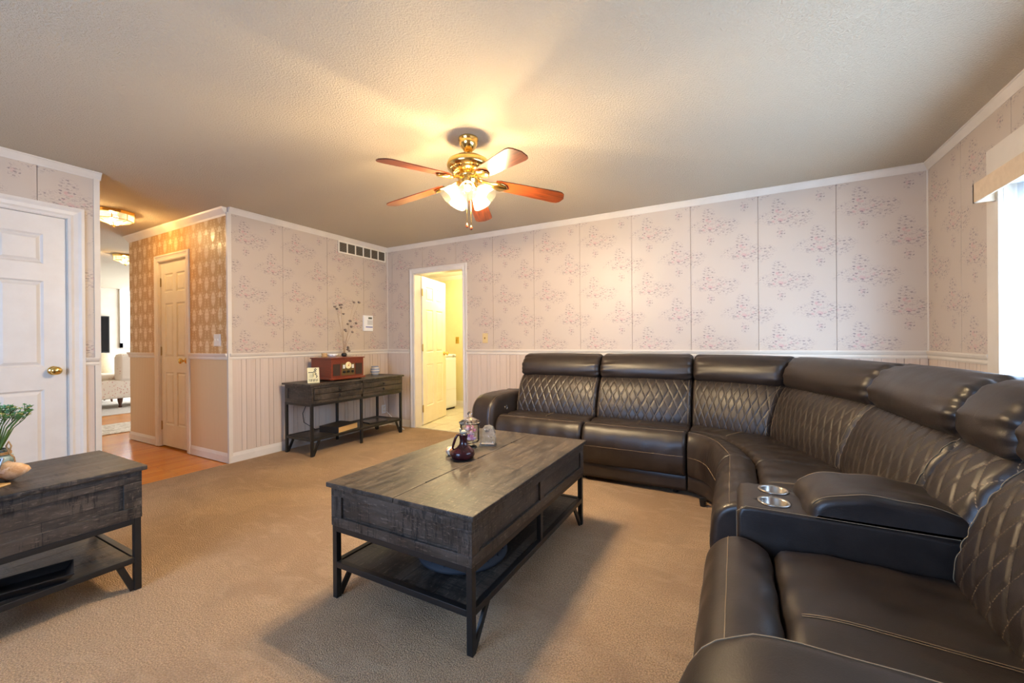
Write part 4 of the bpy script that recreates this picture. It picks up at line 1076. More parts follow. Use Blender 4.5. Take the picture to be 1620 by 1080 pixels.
# outlet with plug and cords behind the console table
ou = tag(boxo('wall_outlet', XL+.006, XL+.012, 4.02, 4.09, .17, .285, 'white_plain', bevel=.002), 'white wall outlet behind the console table', 'outlet')
boxo('socket', XL+.012, XL+.014, 4.04, 4.07, .235, .265, 'cream_paint', ou); boxo('socket', XL+.012, XL+.014, 4.04, 4.07, .19, .22, 'cream_paint', ou)
bm = NBM(); tube(bm, [(XL+.018, 4.055, .25), (XL+.05, 4.05, .27), (XL+.045, 4.03, .36), (XL+.06, 4.0, .44), (XL+.06, 3.99, .50)], .0035, 6); tag(obj('white_cord', bm, 'white_plain', smooth=True), 'white cord rising from the wall outlet behind the console', 'cord')
bm = NBM(); tube(bm, [(XL+.018, 4.055, .205), (XL+.07, 4.06, .19), (XL+.14, 4.08, .12), (XL+.26, 4.07, .03), (XL+.33, 4.03, .008), (XL+.42, 3.98, .008), (XL+.50, 3.93, .02), (XL+.46, 3.90, .06)], .0035, 6); tag(obj('white_cord', bm, 'white_plain', smooth=True), 'looped white cord on the carpet by the console leg', 'cord')
bm = NBM(); tube(bm, [(-4.10, 2.93, .18), (-4.11, 2.80, .28), (-4.10, 2.78, .38), (-4.10, 2.82, .46), (-4.10, 2.92, .515)], .004, 6)
tag(obj('power_cord', bm, 'black_plastic', smooth=True), 'thin black cord hanging behind the console table', 'cord')
bm = NBM(); tube(bm, [(-4.1, 2.83, .19), (-4.12, 2.70, .21), (-4.12, 2.66, .185)], .004, 6)
bm.free()

# ---------------------------------------------------------------- things on the console table
zc = czt
rad = empty('tabletop_radio', (-3.92, 3.10, zc), 'red-brown wooden retro radio record player on the console table', 'radio')
rx0, rx1, ry0, ry1 = -4.10, -3.77, 2.885, 3.315
bm = NBM(); box(bm, rx0, rx1, ry0, ry1, zc+.03, zc+.238); obj('radio_case', bm, 'mahogany', rad, bevel=.003)
boxo('plinth', rx0-.008, rx1+.018, ry0-.014, ry1+.014, zc+.012, zc+.034, 'mahogany', rad, bevel=.004)
boxo('lid', rx0-.008, rx1+.012, ry0-.012, ry1+.012, zc+.238, zc+.250, 'mahogany', rad, bevel=.003)
for x in (rx0+.03, rx1-.02):
    for y in (ry0+.03, ry1-.03): boxo('foot', x-.012, x+.012, y-.012, y+.012, zc, zc+.012, 'black_plastic', rad)
for z in (.195, .208, .222): boxo('front_moulding', rx1, rx1+.004, ry0+.01, ry1-.01, zc+z, zc+z+.006, 'mahogany', rad)
mat('grille', lambda nb, p: nb.l(nb.bump(nb.vor(nb.coord(), 260)[0], .5, .003), p.inputs['Normal']), col=srgb(52,34,26), rough=.8)
for y0 in (ry0+.022, ry1-.112): boxo('speaker_grille', rx1, rx1+.003, y0, y0+.09, zc+.055, zc+.18, 'grille', rad)
mat('radio_plate', micro(30, .05), col=srgb(120,100,62), rough=.35, metal=.6); mat('dial_cream', micro(30, .02), col=srgb(236,222,170), rough=.4)
dp = boxo('dial_plate', rx1, rx1+.004, 3.013, 3.187, zc+.052, zc+.184, 'radio_plate', rad, bevel=.001)
MX = Matrix.Rotation(R_(90), 4, 'Y')
bm = NBM(); lathe(bm, [(0, 0), (.038, 0), (.038, .006), (.034, .008), (0, .007)], (rx1+.003, 3.10, zc+.162), 32, MX); dl = obj('dial', bm, 'dial_cream', dp, smooth=False)
mat('red_mark', micro(20, .02), col=srgb(170,40,26), rough=.5)
bm = NBM(); lathe(bm, [(0, 0), (.006, 0), (.006, .004), (0, .004)], (rx1+.010, 3.10, zc+.160), 14, MX); bar(bm, (rx1+.0115, 3.10, zc+.16), (rx1+.0115, 3.112, zc+.188), .002, .002); obj('dial_needle', bm, 'red_mark', dp)
for y0 in (3.030, 3.148):
    for k in range(3): boxo('button', rx1+.004, rx1+.008, y0, y0+.026, zc+.130+k*.014, zc+.140+k*.014, 'white_plain', dp)
for y in (3.045, 3.10, 3.155):
    bm = NBM(); lathe(bm, [(0, 0), (.015, 0), (.013, .016), (0, .018)], (rx1+.004, y, zc+.092), 16, MX); obj('knob', bm, 'black_plastic', dp)
# easel card beside the radio
card = empty('easel_card', (-3.80, 2.70, zc+.002), 'cream standing card with black lettering and script beside the radio', 'card', rotz=R_(62))
mat('card_cream', vary(srgb(222,214,172), srgb(214,205,160), 40, .05), rough=.6)
tilt = Matrix.Rotation(R_(-12), 4, 'X')
bm = NBM(); box(bm, -.056, .056, 0, .004, 0, .158); bmesh.ops.transform(bm, matrix=tilt, verts=bm.verts); obj('card_board', bm, 'card_cream', card, local=True)
bm = NBM(); bar(bm, (0, .003, .10), (0, .075, .002), .04, .003, up=(1,0,0)); obj('easel_leg', bm, 'card_cream', card, local=True)
def script_marks(bm):
    rr = random.Random(3)
    def q(x0, x1, z0, z1): box(bm, x0, x1, -.0012, -.0002, z0, z1)
    for i, x in enumerate((-.042, -.030, -.018, -.005, .008, .021, .034)):      # block capitals along the foot
        q(x, x+.003, .014, .040)
        if i % 2 == 0: q(x, x+.010, .037, .040); q(x, x+.009, .025, .028)
        else: q(x+.007, x+.010, .014, .040); q(x, x+.010, .014, .017)
    for i in range(4): q(-.040, -.040+rr.uniform(.03, .045), .058+i*.009, .0595+i*.009)
    q(-.046, .006, .104, .113)
    for i, (x, z) in enumerate(((.006, .112), (.012, .120), (.020, .128), (.014, .136), (.022, .145), (.030, .136), (.024, .118), (.018, .104), (.026, .094), (.020, .086), (.030, .078), (.034, .066), (.030, .056))): q(x-.006, x+.004, z-.004, z+.006)
bm = NBM(); script_marks(bm); bmesh.ops.transform(bm, matrix=tilt, verts=bm.verts); obj('lettering', bm, 'black_plastic', card, local=True)
# striped candle jar
def jar_fn(nb, p):
    z = nb.sep(nb.coord())[2]; s = nb.m('SINE', nb.m('MULTIPLY', z, 190.)); n = nb.noise(nb.coord(), 30, 2, .5)
    nb.l(nb.mix(nb.ramp(nb.m('ADD', s, n), -.2, .9), srgb(206,202,204), srgb(140,152,184)), p.inputs['Base Color'])
mat('candle_stripe', jar_fn, rough=.25)
cj = empty('candle_jar', (-4.0, 3.70, zc), 'pale blue and white striped candle jar at the right of the radio', 'candle')
bm = NBM(); lathe(bm, [(0, 0), (.040, 0), (.046, .012), (.056, .05), (.052, .078), (.043, .10), (.043, .112), (.038, .112), (.038, .10), (0, .095)], (-4.0, 3.70, zc), 32); obj('jar', bm, 'candle_stripe', cj, smooth=True)
bm = NBM(); lathe(bm, [(0, .0), (.041, .0), (.0415, .010), (.0405, .0101)], (-4.0, 3.70, zc+.0005), 32); obj('base_ring', bm, 'card_cream', cj)
# small things on the radio lid
zr = zc+.250
mat('tan_wood', vary(srgb(196,160,108), srgb(176,138,88), 20, .1), rough=.6)
bm = NBM(); lathe(bm, [(0, 0), (.030, 0), (.032, .008), (.026, .02), (.030, .040), (.030, .046), (0, .046)], (-4.06, 3.02, zr), 20); tag(obj('candle_stub', bm, 'tan_wood', smooth=True), 'small tan wooden candle stub on the left of the radio lid', 'candle')
dish = empty('ceramic_dish', (-4.05, 3.12, zr), 'low white ceramic dish with dark dots on the radio lid', 'dish')
bm = NBM(); lathe(bm, [(0, 0), (.035, 0), (.055, .018), (.06, .034), (.056, .034), (.05, .02), (0, .008)], (-4.05, 3.12, zr), 28); obj('bowl', bm, 'white_plain', dish, smooth=True)
bm = NBM()
for k in range(9): sphere(bm, (-4.05+.056*math.cos(k*.7), 3.12+.056*math.sin(k*.7), zr+.021), .004, nu=6, nv=4)
obj('dot', bm, 'black_plastic', dish)
# dried seed-head arrangement
df = empty('dried_flowers', (-4.04, 3.27, zr), 'tall dried seed-pod stems arranged in a small pot on the radio', 'dried flowers')
mat('dry_stem', vary(srgb(176,148,118), srgb(150,122,96), 20, .1), rough=.8); mat('dry_pod', vary(srgb(160,142,128), srgb(110,96,88), 60, .4), rough=.8)
bm = NBM(); lathe(bm, [(0, 0), (.022, 0), (.032, .014), (.030, .03), (.022, .04), (.019, .04), (.019, .02), (0, .015)], (-4.04, 3.27, zr), 20); obj('pot', bm, 'black_metal', df, smooth=True)
pods = [(3.158, 1.556), (3.175, 1.53), (3.201, 1.573), (3.253, 1.585), (3.288, 1.555), (3.262, 1.478), (3.50, 1.63), (3.46, 1.63), (3.36, 1.36), (3.40, 1.40), (3.43, 1.37), (3.42, 1.33), (3.345, 1.29), (3.38, 1.265), (3.30, 1.275), (3.32, 1.08), (3.345, 1.055), (3.385, 1.04)]
rr = random.Random(5)
for i, (y, z) in enumerate(pods):
    x = -4.06+rr.uniform(-.05, .05); b = Vector((-4.04+rr.uniform(-.012, .012), 3.27+rr.uniform(-.012, .012), zr+.02)); e = Vector((x, y, z))
    mid = b.lerp(e, .45) + Vector((rr.uniform(-.01, .01), (3.27-y)*.18, .02))
    pts = [b*(1-t)**2+mid*2*t*(1-t)+e*t*t for t in [k/8 for k in range(9)]]
    bm = NBM(); tube(bm, pts, [.0013*(1-.5*k/8) for k in range(9)], 5); st = obj('stem', bm, 'dry_stem', df)
    bm = NBM(); d = (pts[-1]-pts[-2]).normalized(); M = Vector((0,0,1)).rotation_difference(d).to_matrix().to_4x4()
    r = .015 if i % 3 else .018
    lathe(bm, [(0, -.012), (r*.6, -.008), (r, .002), (r*.92, .009), (r*.55, .007), (r*.2, .010), (0, .012)], e, 9, M, mod=lambda a, z: 1+.12*math.cos(a*4.5)); obj('seed_pod', bm, 'dry_pod', st, smooth=True)
# book and tablet on the lower shelf
bk = empty('thick_book', (-3.86, 3.05, .174), 'thick black book with tan page edges on the console shelf', 'book', rotz=R_(10))
mat('pages', lambda nb, p: nb.l(nb.bump(nb.noise(nb.mapv(nb.coord(), sc=(1,1,120)), 4, 2, .5), .4, .002), p.inputs['Normal']), col=srgb(198,160,104), rough=.8)
for z0, z1 in ((.0, .005), (.063, .068)): boxo('cover', -.125, .13, -.155, .155, z0, z1, 'black_cover', bk, local=True, bevel=.001)
boxo('spine', -.125, .13, -.158, -.150, 0, .068, 'black_cover', bk, local=True, bevel=.003)
boxo('pages', -.118, .122, -.150, .148, .005, .063, 'pages', bk, local=True)
tbx = empty('flat_box', (-3.86, 3.55, .174), 'thin dark flat case on the right of the console shelf', 'case', rotz=R_(-8))
boxo('case_body', -.10, .10, -.13, .13, 0, .014, 'black_plastic', tbx, local=True, bevel=.003)
mat('lid_grey', micro(90, .05), col=srgb(70,66,66), rough=.25); boxo('case_lid', -.096, .096, -.126, .126, .014, .018, 'lid_grey', tbx, local=True)

# ---------------------------------------------------------------- things on the coffee table
zt = .52
mat('clear_glass', col=(1, 1, 1, 1), rough=.02, Transmission_Weight=1., IOR=1.45)
mat('crystal', lambda nb, p: nb.l(nb.bump(nb.vor(nb.coord(), 45, 'SMOOTH_F1')[0], .8, .006), p.inputs['Normal']), col=(.93, .97, 1, 1), rough=.03, Transmission_Weight=.92, IOR=1.5)
jx, jy = -1.372, 1.985
aj = empty('glass_jar', (jx, jy, zt), 'clear lidded glass jar of pink trinkets on the coffee table', 'jar')
bm = NBM(); lathe(bm, [(0, 0), (.040, 0), (.043, .004), (.034, .012), (.022, .018), (.030, .026), (.052, .034), (.056, .045), (.057, .135), (.060, .142), (.058, .145), (.0535, .140), (.0525, .048), (.045, .038), (0, .036)], (jx, jy, zt), 40); obj('jar_body', bm, 'clear_glass', aj, smooth=True)
bm = NBM(); lathe(bm, [(0, .152), (.020, .158), (.052, .146), (.062, .146), (.064, .150), (.052, .158), (.026, .172), (.009, .178), (.007, .184), (.013, .192), (.014, .200), (.009, .209), (0, .212)], (jx, jy, zt), 40); obj('jar_lid', bm, 'clear_glass', aj, smooth=True)
tc = [srgb(222,150,178), srgb(238,206,214), srgb(240,236,240), srgb(186,110,150), srgb(206,176,214), srgb(226,198,150)]
for i, c in enumerate(tc): mat('trinket_%d' % i, micro(60, .1), col=c, rough=.35)
rr = random.Random(11)
for i in range(34):
    a = rr.uniform(0, 6.28); lay = i//7; q = rr.uniform(.3, 1)*.034; p = Vector((jx+q*math.cos(a), jy+q*math.sin(a), zt+.051+lay*.0165+rr.uniform(-.002, .004)))
    M = Matrix.Rotation(rr.uniform(0, 3), 4, Vector((rr.random(), rr.random(), rr.random()+.1)).normalized())
    bm = NBM(); sphere(bm, p, .0125, (1, rr.uniform(.55, .9), rr.uniform(.5, .8)), 10, 7, M)
    o = tag(obj('trinket', bm, 'trinket_%d' % (i % 6), smooth=True), ('rose pink', 'pale pink', 'white', 'plum', 'lilac', 'tan')[i % 6]+' trinket among those heaped inside the glass jar', 'trinket', ('rose pink', 'pale pink', 'white', 'plum', 'lilac', 'tan')[i % 6]+' trinkets in the glass jar')
# crystal plaque
cr = empty('crystal_ornament', (-1.30, 2.07, zt), 'arched clear crystal ornament standing right of the glass jar', 'ornament', rotz=R_(20))
bm = NBM(); pr = [(-.045, .012), (-.048, .055), (-.040, .090), (-.020, .116), (.005, .122), (.030, .112), (.044, .080), (.046, .04), (.044, .012)]
f = [bm.verts.new((x, -.017, z)) for x, z in pr]; b_ = [bm.verts.new((x, .017, z)) for x, z in pr]; fi = [bm.verts.new((x*.72, -.024, .012+(z-.012)*.78+.010)) for x, z in pr]
n = len(pr)
for i in range(n):
    j = (i+1) % n; bm.faces.new((f[i], f[j], b_[j], b_[i])); bm.faces.new((f[i], f[j], fi[j], fi[i]))
bm.faces.new(fi); bm.faces.new(b_[::-1]); obj('crystal_body', bm, 'crystal', cr, local=True)
boxo('crystal_base', -.05, .05, -.024, .024, 0, .012, 'crystal', cr, local=True, bevel=.003)
# maroon pitcher-like figurine
px_, py_ = -1.268, 1.775
mat('maroon_glaze', vary(srgb(42,11,16), srgb(62,20,25), 30, .15), rough=.18); mat('grey_stone', micro(80, .3), col=srgb(150,146,132), rough=.6)
pv = empty('maroon_pitcher', (px_, py_, zt), 'maroon glazed pitcher with curved handle on the coffee table', 'pitcher')
bm = NBM(); lathe(bm, [(0, 0), (.035, 0), (.052, .008), (.060, .026), (.055, .046), (.036, .062), (.022, .078), (.0195, .10), (.023, .125), (.026, .132), (.021, .134), (.016, .12), (0, .10)], (px_, py_, zt), 32, mod=lambda a, z: 1+(.18*max(0, -math.cos(a-R_(29))) if z < .062 else 0)); obj('pitcher_body', bm, 'maroon_glaze', pv, smooth=True)
v1 = Vector((-.877, -.48, 0))
bm = NBM(); tube(bm, [Vector((px_, py_, zt+z))+v1*q for q, z in ((.020, .128), (.032, .126), (.043, .108), (.052, .082), (.058, .060), (.054, .048))], [.006, .007, .007, .007, .006, .005], 8); obj('handle', bm, 'maroon_glaze', pv, smooth=True)
bm = NBM(); sphere(bm, (px_, py_, zt+.140), .018, (1.1, 1, .75)); tube(bm, [(px_-.012, py_-.007, zt+.146), (px_-.016, py_-.010, zt+.162)], [.007, .003], 8); tube(bm, [(px_+.010, py_+.006, zt+.148), (px_+.012, py_+.007, zt+.160)], [.006, .003], 8); obj('stopper', bm, 'grey_stone', pv, smooth=True)
# striped seashell
def shell_fn(nb, p):
    v = nb.coord(); s = nb.m('SINE', nb.m('ADD', nb.m('MULTIPLY', nb.sep(v)[0], 420.), nb.m('MULTIPLY', nb.noise(v, 40, 2, .5), 5.)))
    nb.l(nb.mix(nb.ramp(s, -.2, .5), srgb(236,220,196), srgb(184,126,84)), p.inputs['Base Color'])
mat('striped_shell', shell_fn, rough=.35)
sx, sy = -1.372, 1.80
bm = NBM(); M = Matrix.Rotation(R_(75), 4, 'X') @ Matrix.Rotation(R_(30), 4, 'Z')
lathe(bm, [(0, -.03), (.008, -.026), (.016, -.014), (.024, .0), (.023, .012), (.014, .022), (.008, .030), (0, .036)], (sx, sy, zt+.023), 24, M, mod=lambda a, z: 1+.10*math.sin(a*2+z*260)+.05*math.sin(a*9))
tag(obj('striped_seashell', bm, 'striped_shell', smooth=True), 'small tan and white striped seashell left of the maroon pitcher', 'seashell')
# round woven basket under the coffee table
bx_, by_ = -1.12, 1.56
ba = empty('round_basket', (bx_, by_, .161), 'dark round basket lying on the coffee table shelf', 'basket')
bm = NBM(); lathe(bm, [(0, 0), (.19, 0), (.205, .008), (.205, .02), (.185, .03), (.165, .07), (.16, .10), (.152, .10), (.156, .07), (.17, .035), (0, .02)], (bx_, by_, .161), 40); obj('basket_wall', bm, 'basket_dark', ba, smooth=True)
bm = NBM()
for z, r in ((.04, .183), (.055, .176), (.07, .168), (.085, .164), (.1, .158)): tube(bm, [(bx_+r*math.cos(2*math.pi*k/36), by_+r*math.sin(2*math.pi*k/36), .161+z) for k in range(36)], .006, 6, closed=True)
for k in range(18):
    a = 2*math.pi*k/18; tube(bm, [(bx_+.188*math.cos(a), by_+.188*math.sin(a), .185), (bx_+.166*math.cos(a), by_+.166*math.sin(a), .261)], .005, 5)
obj('weave', bm, 'basket_dark', ba)

# ---------------------------------------------------------------- things on the side table
zs = .575
vx, vy = -2.80, .470
pl = empty('potted_plant', (vx, vy, zs), 'green artificial plant in a glass jar tied with twine', 'plant')
bm = NBM(); lathe(bm, [(0, 0), (.048, 0), (.052, .008), (.052, .075), (.046, .092), (.042, .096), (.042, .118), (.039, .118), (.039, .096), (.048, .072), (.048, .008), (0, .006)], (vx, vy, zs), 36); obj('glass_jar', bm, 'clear_glass', pl, smooth=True)
mat('blue_band', vary(srgb(168,190,194), srgb(140,166,172), 20, .05), rough=.4)
bm = NBM(); lathe(bm, [(.0525, .06), (.0545, .06), (.0545, .088), (.0495, .09)], (vx, vy, zs), 36); obj('jar_band', bm, 'blue_band', pl, smooth=True)
mat('twine', vary(srgb(168,130,84), srgb(140,104,64), 120, .4), rough=.9)
bm = NBM()
for zz in (.098, .104): tube(bm, [(vx+.047*math.cos(2*math.pi*k/24), vy+.047*math.sin(2*math.pi*k/24), zs+zz) for k in range(24)], .003, 5, closed=True)
q = Vector((vx+.035, vy+.035, zs+.10)); tube(bm, [q, q+Vector((.004, .006, .03)), q+Vector((-.004, .0, .05)), q+Vector((-.012, -.006, .03)), q], .003, 5); tube(bm, [q, q+Vector((.012, .012, -.02)), q+Vector((.014, .014, -.04))], .003, 5); obj('twine_bow', bm, 'twine', pl)
mat('plant_stem', vary(srgb(96,124,60), srgb(76,100,48), 30, .1), rough=.6)
mat('leaf_green', vary(srgb(116,162,92), srgb(84,134,78), 40, .1), rough=.55); mat('leaf_teal', vary(srgb(120,176,142), srgb(92,148,120), 40, .1), rough=.55); mat('leaf_yellow', vary(srgb(196,190,112), srgb(168,172,92), 40, .1), rough=.55)
rr = random.Random(21); lm = {}
def leaf_mesh(m):
    if m in lm: return lm[m]
    me = bpy.data.meshes.new('leaf'); me.from_pydata([(0, 0, 0), (.004, .003, .002), (.0045, .009, .003), (0, .014, .002), (-.0045, .009, .003), (-.004, .003, .002), (0, .007, .0)], [], [(0, 1, 6), (1, 2, 6), (2, 3, 6), (3, 4, 6), (4, 5, 6), (5, 0, 6)])
    me.materials.append(MATS[m]); lm[m] = me; return me
nleaf = 0
for i in range(32):
    a = 2.4*i; R0 = .125*math.sqrt((i+.5)/32); hgt = .30-.05*(R0/.15)**2*1.0+rr.uniform(-.012, .012)
    e = Vector((vx+R0*math.cos(a), vy+R0*math.sin(a), zs+hgt)); b0 = Vector((vx+.02*math.cos(a)*(R0/.15), vy+.02*math.sin(a)*(R0/.15), zs+.012)); nk = Vector((vx+.028*math.cos(a)*(R0/.15), vy+.028*math.sin(a)*(R0/.15), zs+.12))
    md = nk.lerp(e, .55)+Vector((math.cos(a), math.sin(a), 0))*(-.012)
    pts = [b0, nk, nk.lerp(md, .5), md, md.lerp(e, .5)+Vector((math.cos(a), math.sin(a), 0))*.006, e]
    bm = NBM(); tube(bm, pts, [.003, .003, .0026, .002, .0018, .0012], 5)
    tw = []
    for k in range(5):
        an = a+rr.uniform(-2, 2); s_ = md.lerp(e, rr.uniform(.3, .8)); t_ = s_+Vector((math.cos(an)*.02, math.sin(an)*.02, rr.uniform(.012, .03))); tube(bm, [s_, t_], [.0014, .001], 4); tw.append(t_)
    st = obj('stem', bm, 'plant_stem', pl)
    for tp in tw+[e]:
        mname = rr.choice(('leaf_green', 'leaf_teal', 'leaf_teal', 'leaf_yellow') if hgt > .272 else ('leaf_green', 'leaf_yellow', 'leaf_green'))
        bm = NBM()
        for k in range(8):
            an = k*.8+rr.uniform(-.3, .3); el = rr.uniform(-.2, 1.1); d = Vector((math.cos(an)*math.cos(el), math.sin(an)*math.cos(el), math.sin(el)))
            s_ = d.cross(Vector((0, 0, 1))); s_ = s_.normalized() if s_.length > .01 else Vector((1, 0, 0)); u_ = s_.cross(d); L_ = rr.uniform(.009, .014)
            vs = [bm.verts.new(tp+d*L_*p+s_*L_*q_+u_*L_*w_) for p, q_, w_ in ((0, 0, 0), (.35, .3, .08), (.75, .26, .1), (1, 0, .05), (.75, -.26, .1), (.35, -.3, .08), (.5, 0, 0))]
            for t3 in ((0, 1, 6), (1, 2, 6), (2, 3, 6), (3, 4, 6), (4, 5, 6), (5, 0, 6)): bm.faces.new([vs[z] for z in t3])
        nleaf += 1; obj('leaf_cluster', bm, mname, st)
# conch shell
def conch_fn(nb, p):
    v = nb.coord(); n = nb.noise(v, 25, 4, .6, .5); nb.l(nb.mix(nb.ramp(n, .35, .65), srgb(206,160,118), srgb(236,206,176)), p.inputs['Base Color']); nb.l(nb.bump(n, .4, .004), p.inputs['Normal'])
mat('conch_outer', conch_fn, rough=.5); mat('conch_lip', vary(srgb(238,214,200), srgb(230,196,182), 12, .05), rough=.3)
cs = empty('conch_shell', (-2.675, .485, zs), 'pink and tan conch shell lying beside the plant', 'seashell', rotz=R_(58)); cs.scale = (.8, .8, .8)
bm = NBM(); M = Matrix.Rotation(R_(90), 4, 'Y')
lathe(bm, [(0, -.075), (.012, -.066), (.018, -.05), (.034, -.036), (.036, -.02), (.047, -.008), (.045, .015), (.035, .045), (.018, .072), (0, .085)], (0, 0, .052), 28, M, mod=lambda a, z: 1+.08*math.sin(a+z*70)+(.14*max(0, math.cos(a*5)) if -.02 < z < .0 else 0)); obj('shell_body', bm, 'conch_outer', cs, local=True, smooth=True)
bm = NBM(); sphere(bm, (.012, -.026, .052), .036, (1.25, .45, .8), 20, 12, Matrix.Rotation(R_(12), 4, 'Z')); obj('shell_lip', bm, 'conch_lip', cs, local=True, smooth=True)
# leaning picture frame / tablet on a stand at the frame edge
tf = empty('tablet_stand', (-2.62, .372, zs), 'black tablet leaning on a wooden stand at the table edge', 'tablet', rotz=R_(38))
mat('screen_black', micro(20, .01), col=srgb(14,15,18), rough=.08); mat('silver', micro(30, .02), col=srgb(190,195,205), rough=.25, metal=.8)
tl = Matrix.Rotation(R_(-24), 4, 'X')
bm = NBM(); box(bm, -.075, .075, 0, .008, .012, .125); bmesh.ops.transform(bm, matrix=tl, verts=bm.verts); obj('tablet_body', bm, 'silver', tf, local=True, bevel=.002)
bm = NBM(); box(bm, -.07, .07, -.001, .0, .017, .120); bmesh.ops.transform(bm, matrix=tl, verts=bm.verts); obj('tablet_screen', bm, 'screen_black', tf, local=True)
boxo('stand_base', -.085, .085, -.045, .07, 0, .008, 'tan_wood', tf, local=True, bevel=.003); boxo('stand_lip', -.08, .08, -.04, -.006, .008, .016, 'black_plastic', tf, local=True, bevel=.002)
# shallow black tray on the shelf
ty = empty('black_tray', (-2.545, .525, .153), 'shallow black tray on the lower shelf of the side table', 'tray', rotz=R_(-14))
bm = NBM(); o_ = [(-.085, -.115), (.085, -.115), (.085, .115), (-.085, .115)]
rg = []
for sc, z in ((.78, 0), (1, .03), (.985, .031), (.77, .006)): rg.append([bm.verts.new((x*sc, y*sc, z)) for x, y in o_])
for A, B in zip(rg, rg[1:]):
    for i in range(4): bm.faces.new((A[i], A[(i+1) % 4], B[(i+1) % 4], B[i]))
bm.faces.new(rg[0][::-1]); bm.faces.new(rg[-1]); obj('tray_body', bm, 'tray_black', ty, local=True)
bm = NBM(); tube(bm, [(x*.993, y*.993, .031) for x, y in o_], .003, 6, closed=True); obj('tray_rim', bm, 'tray_black', ty, local=True)

# ---------------------------------------------------------------- laundry: white washer
mat('appliance_white', micro(60, .02), col=srgb(238,242,248), rough=.25)
wm = empty('washing_machine', (-4.53, 5.36, 0), 'white washing machine glimpsed through the laundry doorway', 'washer')
boxo('cabinet', -4.86, -4.2, 5.03, 5.69, .03, .88, 'appliance_white', wm, bevel=.02); boxo('top_panel', -4.865, -4.195, 5.025, 5.695, .875, .93, 'appliance_white', wm, bevel=.025)
boxo('lower_panel', -4.202, -4.192, 5.05, 5.67, .06, .335, 'appliance_white', wm, bevel=.004)
boxo('upper_panel', -4.202, -4.192, 5.05, 5.67, .345, .85, 'appliance_white', wm, bevel=.004)
boxo('kick_plate', -4.84, -4.22, 5.06, 5.66, 0, .03, 'black_plastic', wm)
mat('knob_grey', micro(30, .02), col=srgb(170,172,176), rough=.3)
bm = NBM(); lathe(bm, [(0, 0), (.022, 0), (.02, .014), (0, .015)], (-4.194, 5.6, .90), 16, Matrix.Rotation(R_(90), 4, 'Y')); obj('dial', bm, 'knob_grey', wm)

# ---------------------------------------------------------------- living room glimpsed beyond the hall
tv = empty('television', (-12.68, 3.42, 1.37), 'flat black television on the beige living room wall', 'television')
boxo('tv_body', -12.70, -12.64, 2.6, 3.81, .95, 1.79, 'black_plastic', tv, bevel=.006); boxo('tv_screen', -12.641, -12.637, 2.62, 3.79, .97, 1.77, 'screen_black', tv)
def fabric_floral(nb, p):
    v = nb.coord(); m = nb.noise(v, 4.5, 2, .5); f = nb.vor(v, 34); r = nb.sep(f[1])[0]
    k = nb.m('MULTIPLY', nb.m('MULTIPLY', nb.ramp(f[0], .45, .2), nb.ramp(r, .5, .6)), nb.ramp(m, .46, .58))
    nb.l(nb.mix(nb.m('MULTIPLY', k, .75), srgb(240,228,214), srgb(206,138,120)), p.inputs['Base Color'])
mat('floral_fabric', fabric_floral, rough=.85); mat('cream_fabric', vary(srgb(236,222,190), srgb(226,210,176), 30, .2), rough=.85); mat('white_fabric', vary(srgb(240,240,240), srgb(226,228,232), 30, .2), rough=.85)
mat('dark_leg', micro(40, .1), col=srgb(84,50,32), rough=.4)
so = empty('floral_sofa', (-10.1, 3.3, 0), 'cream floral sofa with dark turned legs in the living room', 'sofa')
boxo('seat_base', -10.5, -9.7, 2.3, 4.4, .17, .50, 'floral_fabric', so, bevel=.03)
boxo('backrest', -9.9, -9.68, 3.02, 4.4, .46, .97, 'floral_fabric', so, bevel=.07)
boxo('seat_cushion', -10.52, -9.9, 2.45, 4.2, .48, .60, 'floral_fabric', so, bevel=.05)
boxo('armrest', -10.5, -9.68, 4.2, 4.42, .2, .75, 'floral_fabric', so, bevel=.06)
for x, y in ((-9.78, 3.08), (-9.78, 2.4), (-9.78, 4.3), (-10.42, 2.4), (-10.42, 4.3)):
    bm = NBM(); lathe(bm, [(0, 0), (.02, 0), (.028, .02), (.02, .05), (.035, .12), (.04, .17), (0, .17)], (x, y, 0), 14); obj('leg', bm, 'dark_leg', so, smooth=True)
ch = empty('barrel_chair', (-11.1, 3.13, 0), 'cream barrel-backed armchair behind the floral sofa', 'chair')
bm = NBM()
sec = []
for k in range(13):
    a = R_(-110+220*k/12); c_, s_ = math.cos(a), math.sin(a); hh = .96-.16*abs(k-6)/6
    sec.append([Vector((-11.07+.36*c_*q, 3.13+.34*s_*q, z)) for q, z in ((.80, .40), (.98, .40), (1.08, hh*.8), (1.06, hh), (.98, hh+.02), (.88, hh), (.84, hh*.8))])
V = [[bm.verts.new(p) for p in r] for r in sec]
for A, B in zip(V, V[1:]):
    for i in range(len(A)): bm.faces.new((A[i], A[(i+1) % len(A)], B[(i+1) % len(A)], B[i]))
bm.faces.new(V[0]); bm.faces.new(V[-1]); obj('barrel_back', bm, 'cream_fabric', ch, smooth=True)
bm = NBM(); lathe(bm, [(0, .12), (.30, .12), (.32, .2), (.33, .42), (.30, .5), (0, .52)], (-11.1, 3.13, 0), 28); obj('seat', bm, 'cream_fabric', ch, smooth=True)
for a in (45, 135, 225, 315):
    bm = NBM(); tube(bm, [(-11.1+.24*math.cos(R_(a)), 3.13+.24*math.sin(R_(a)), .13), (-11.1+.26*math.cos(R_(a)), 3.13+.26*math.sin(R_(a)), 0)], [.022, .014], 10); obj('leg', bm, 'dark_leg', ch)
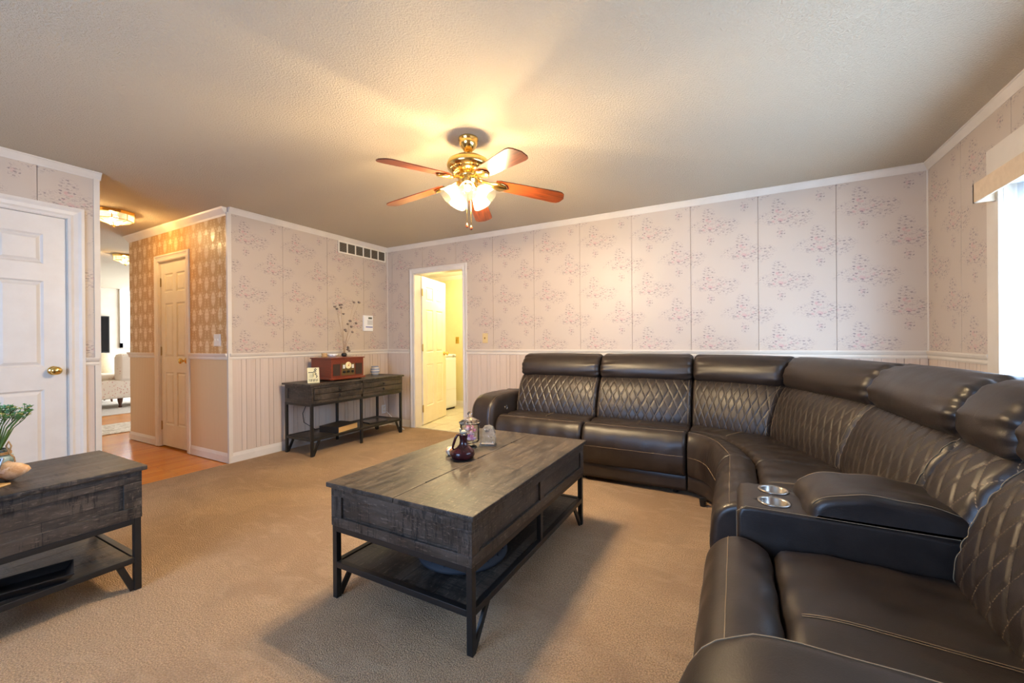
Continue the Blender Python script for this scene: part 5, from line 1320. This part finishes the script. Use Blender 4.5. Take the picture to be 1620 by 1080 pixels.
bm = NBM(); sphere(bm, (-11.1, 3.06, .735), .21, (.5, 1, .95), 20, 14); tag(obj('throw_pillow', bm, 'white_fabric', smooth=True), 'white throw pillow on the cream barrel chair', 'pillow')
def rug_fn(nb, p):
    v = nb.coord(); f = nb.noise(v, 18, 4, .7, 1.); nb.l(nb.mix(nb.ramp(f, .42, .58), srgb(232,224,210), srgb(190,176,156)), p.inputs['Base Color']); nb.l(nb.bump(f, .4, .004), p.inputs['Normal'])
mat('rug_pattern', rug_fn, rough=.9)
ru = empty('hall_rug', (-7.4, 2.2, -.006), 'cream patterned runner rug on the hardwood beyond the hall', 'rug')
boxo('rug_pile', -7.82, -6.98, .6, 3.9, -.006, .006, 'rug_pattern', ru, bevel=.003)
bm = NBM()
for y in (.6, 3.9):
    for k in range(28): tube(bm, [(-7.81+k*.03, y, .001), (-7.81+k*.03, y+(.04 if y > 1 else -.04), -.003)], .003, 4)
tag(obj('fringe', bm, 'white_fabric', ru), None, None, None, 'stuff')

# sheer curtain in the far living room window
def sheer_fn(nb, p):
    out = nb.nt.nodes['Material Output']; d = nb.n('ShaderNodeBsdfDiffuse'); t = nb.n('ShaderNodeBsdfTranslucent'); m = nb.n('ShaderNodeMixShader')
    c = nb.mix(nb.noise(nb.coord(), 60, 2, .5), srgb(246,246,244), srgb(238,239,240)); nb.l(c, d.inputs[0]); nb.l(c, t.inputs[0]); m.inputs[0].default_value = .7
    nb.l(d.outputs[0], m.inputs[1]); nb.l(t.outputs[0], m.inputs[2]); nb.l(m.outputs[0], out.inputs[0])
mat('sheer', sheer_fn)
bm = NBM(); cols = []
for k in range(121):
    y = 4.042+1.35*k/120; x = -12.77+.014*math.sin(k*.72); cols.append([bm.verts.new((x, y, z)) for z in (1.18, 1.8, 2.42)])
for A, B in zip(cols, cols[1:]):
    for i in range(2): bm.faces.new((A[i], B[i], B[i+1], A[i+1]))
tag(obj('sheer_curtain', bm, 'sheer', smooth=True), 'white sheer curtain filling the far living room window', 'curtain')
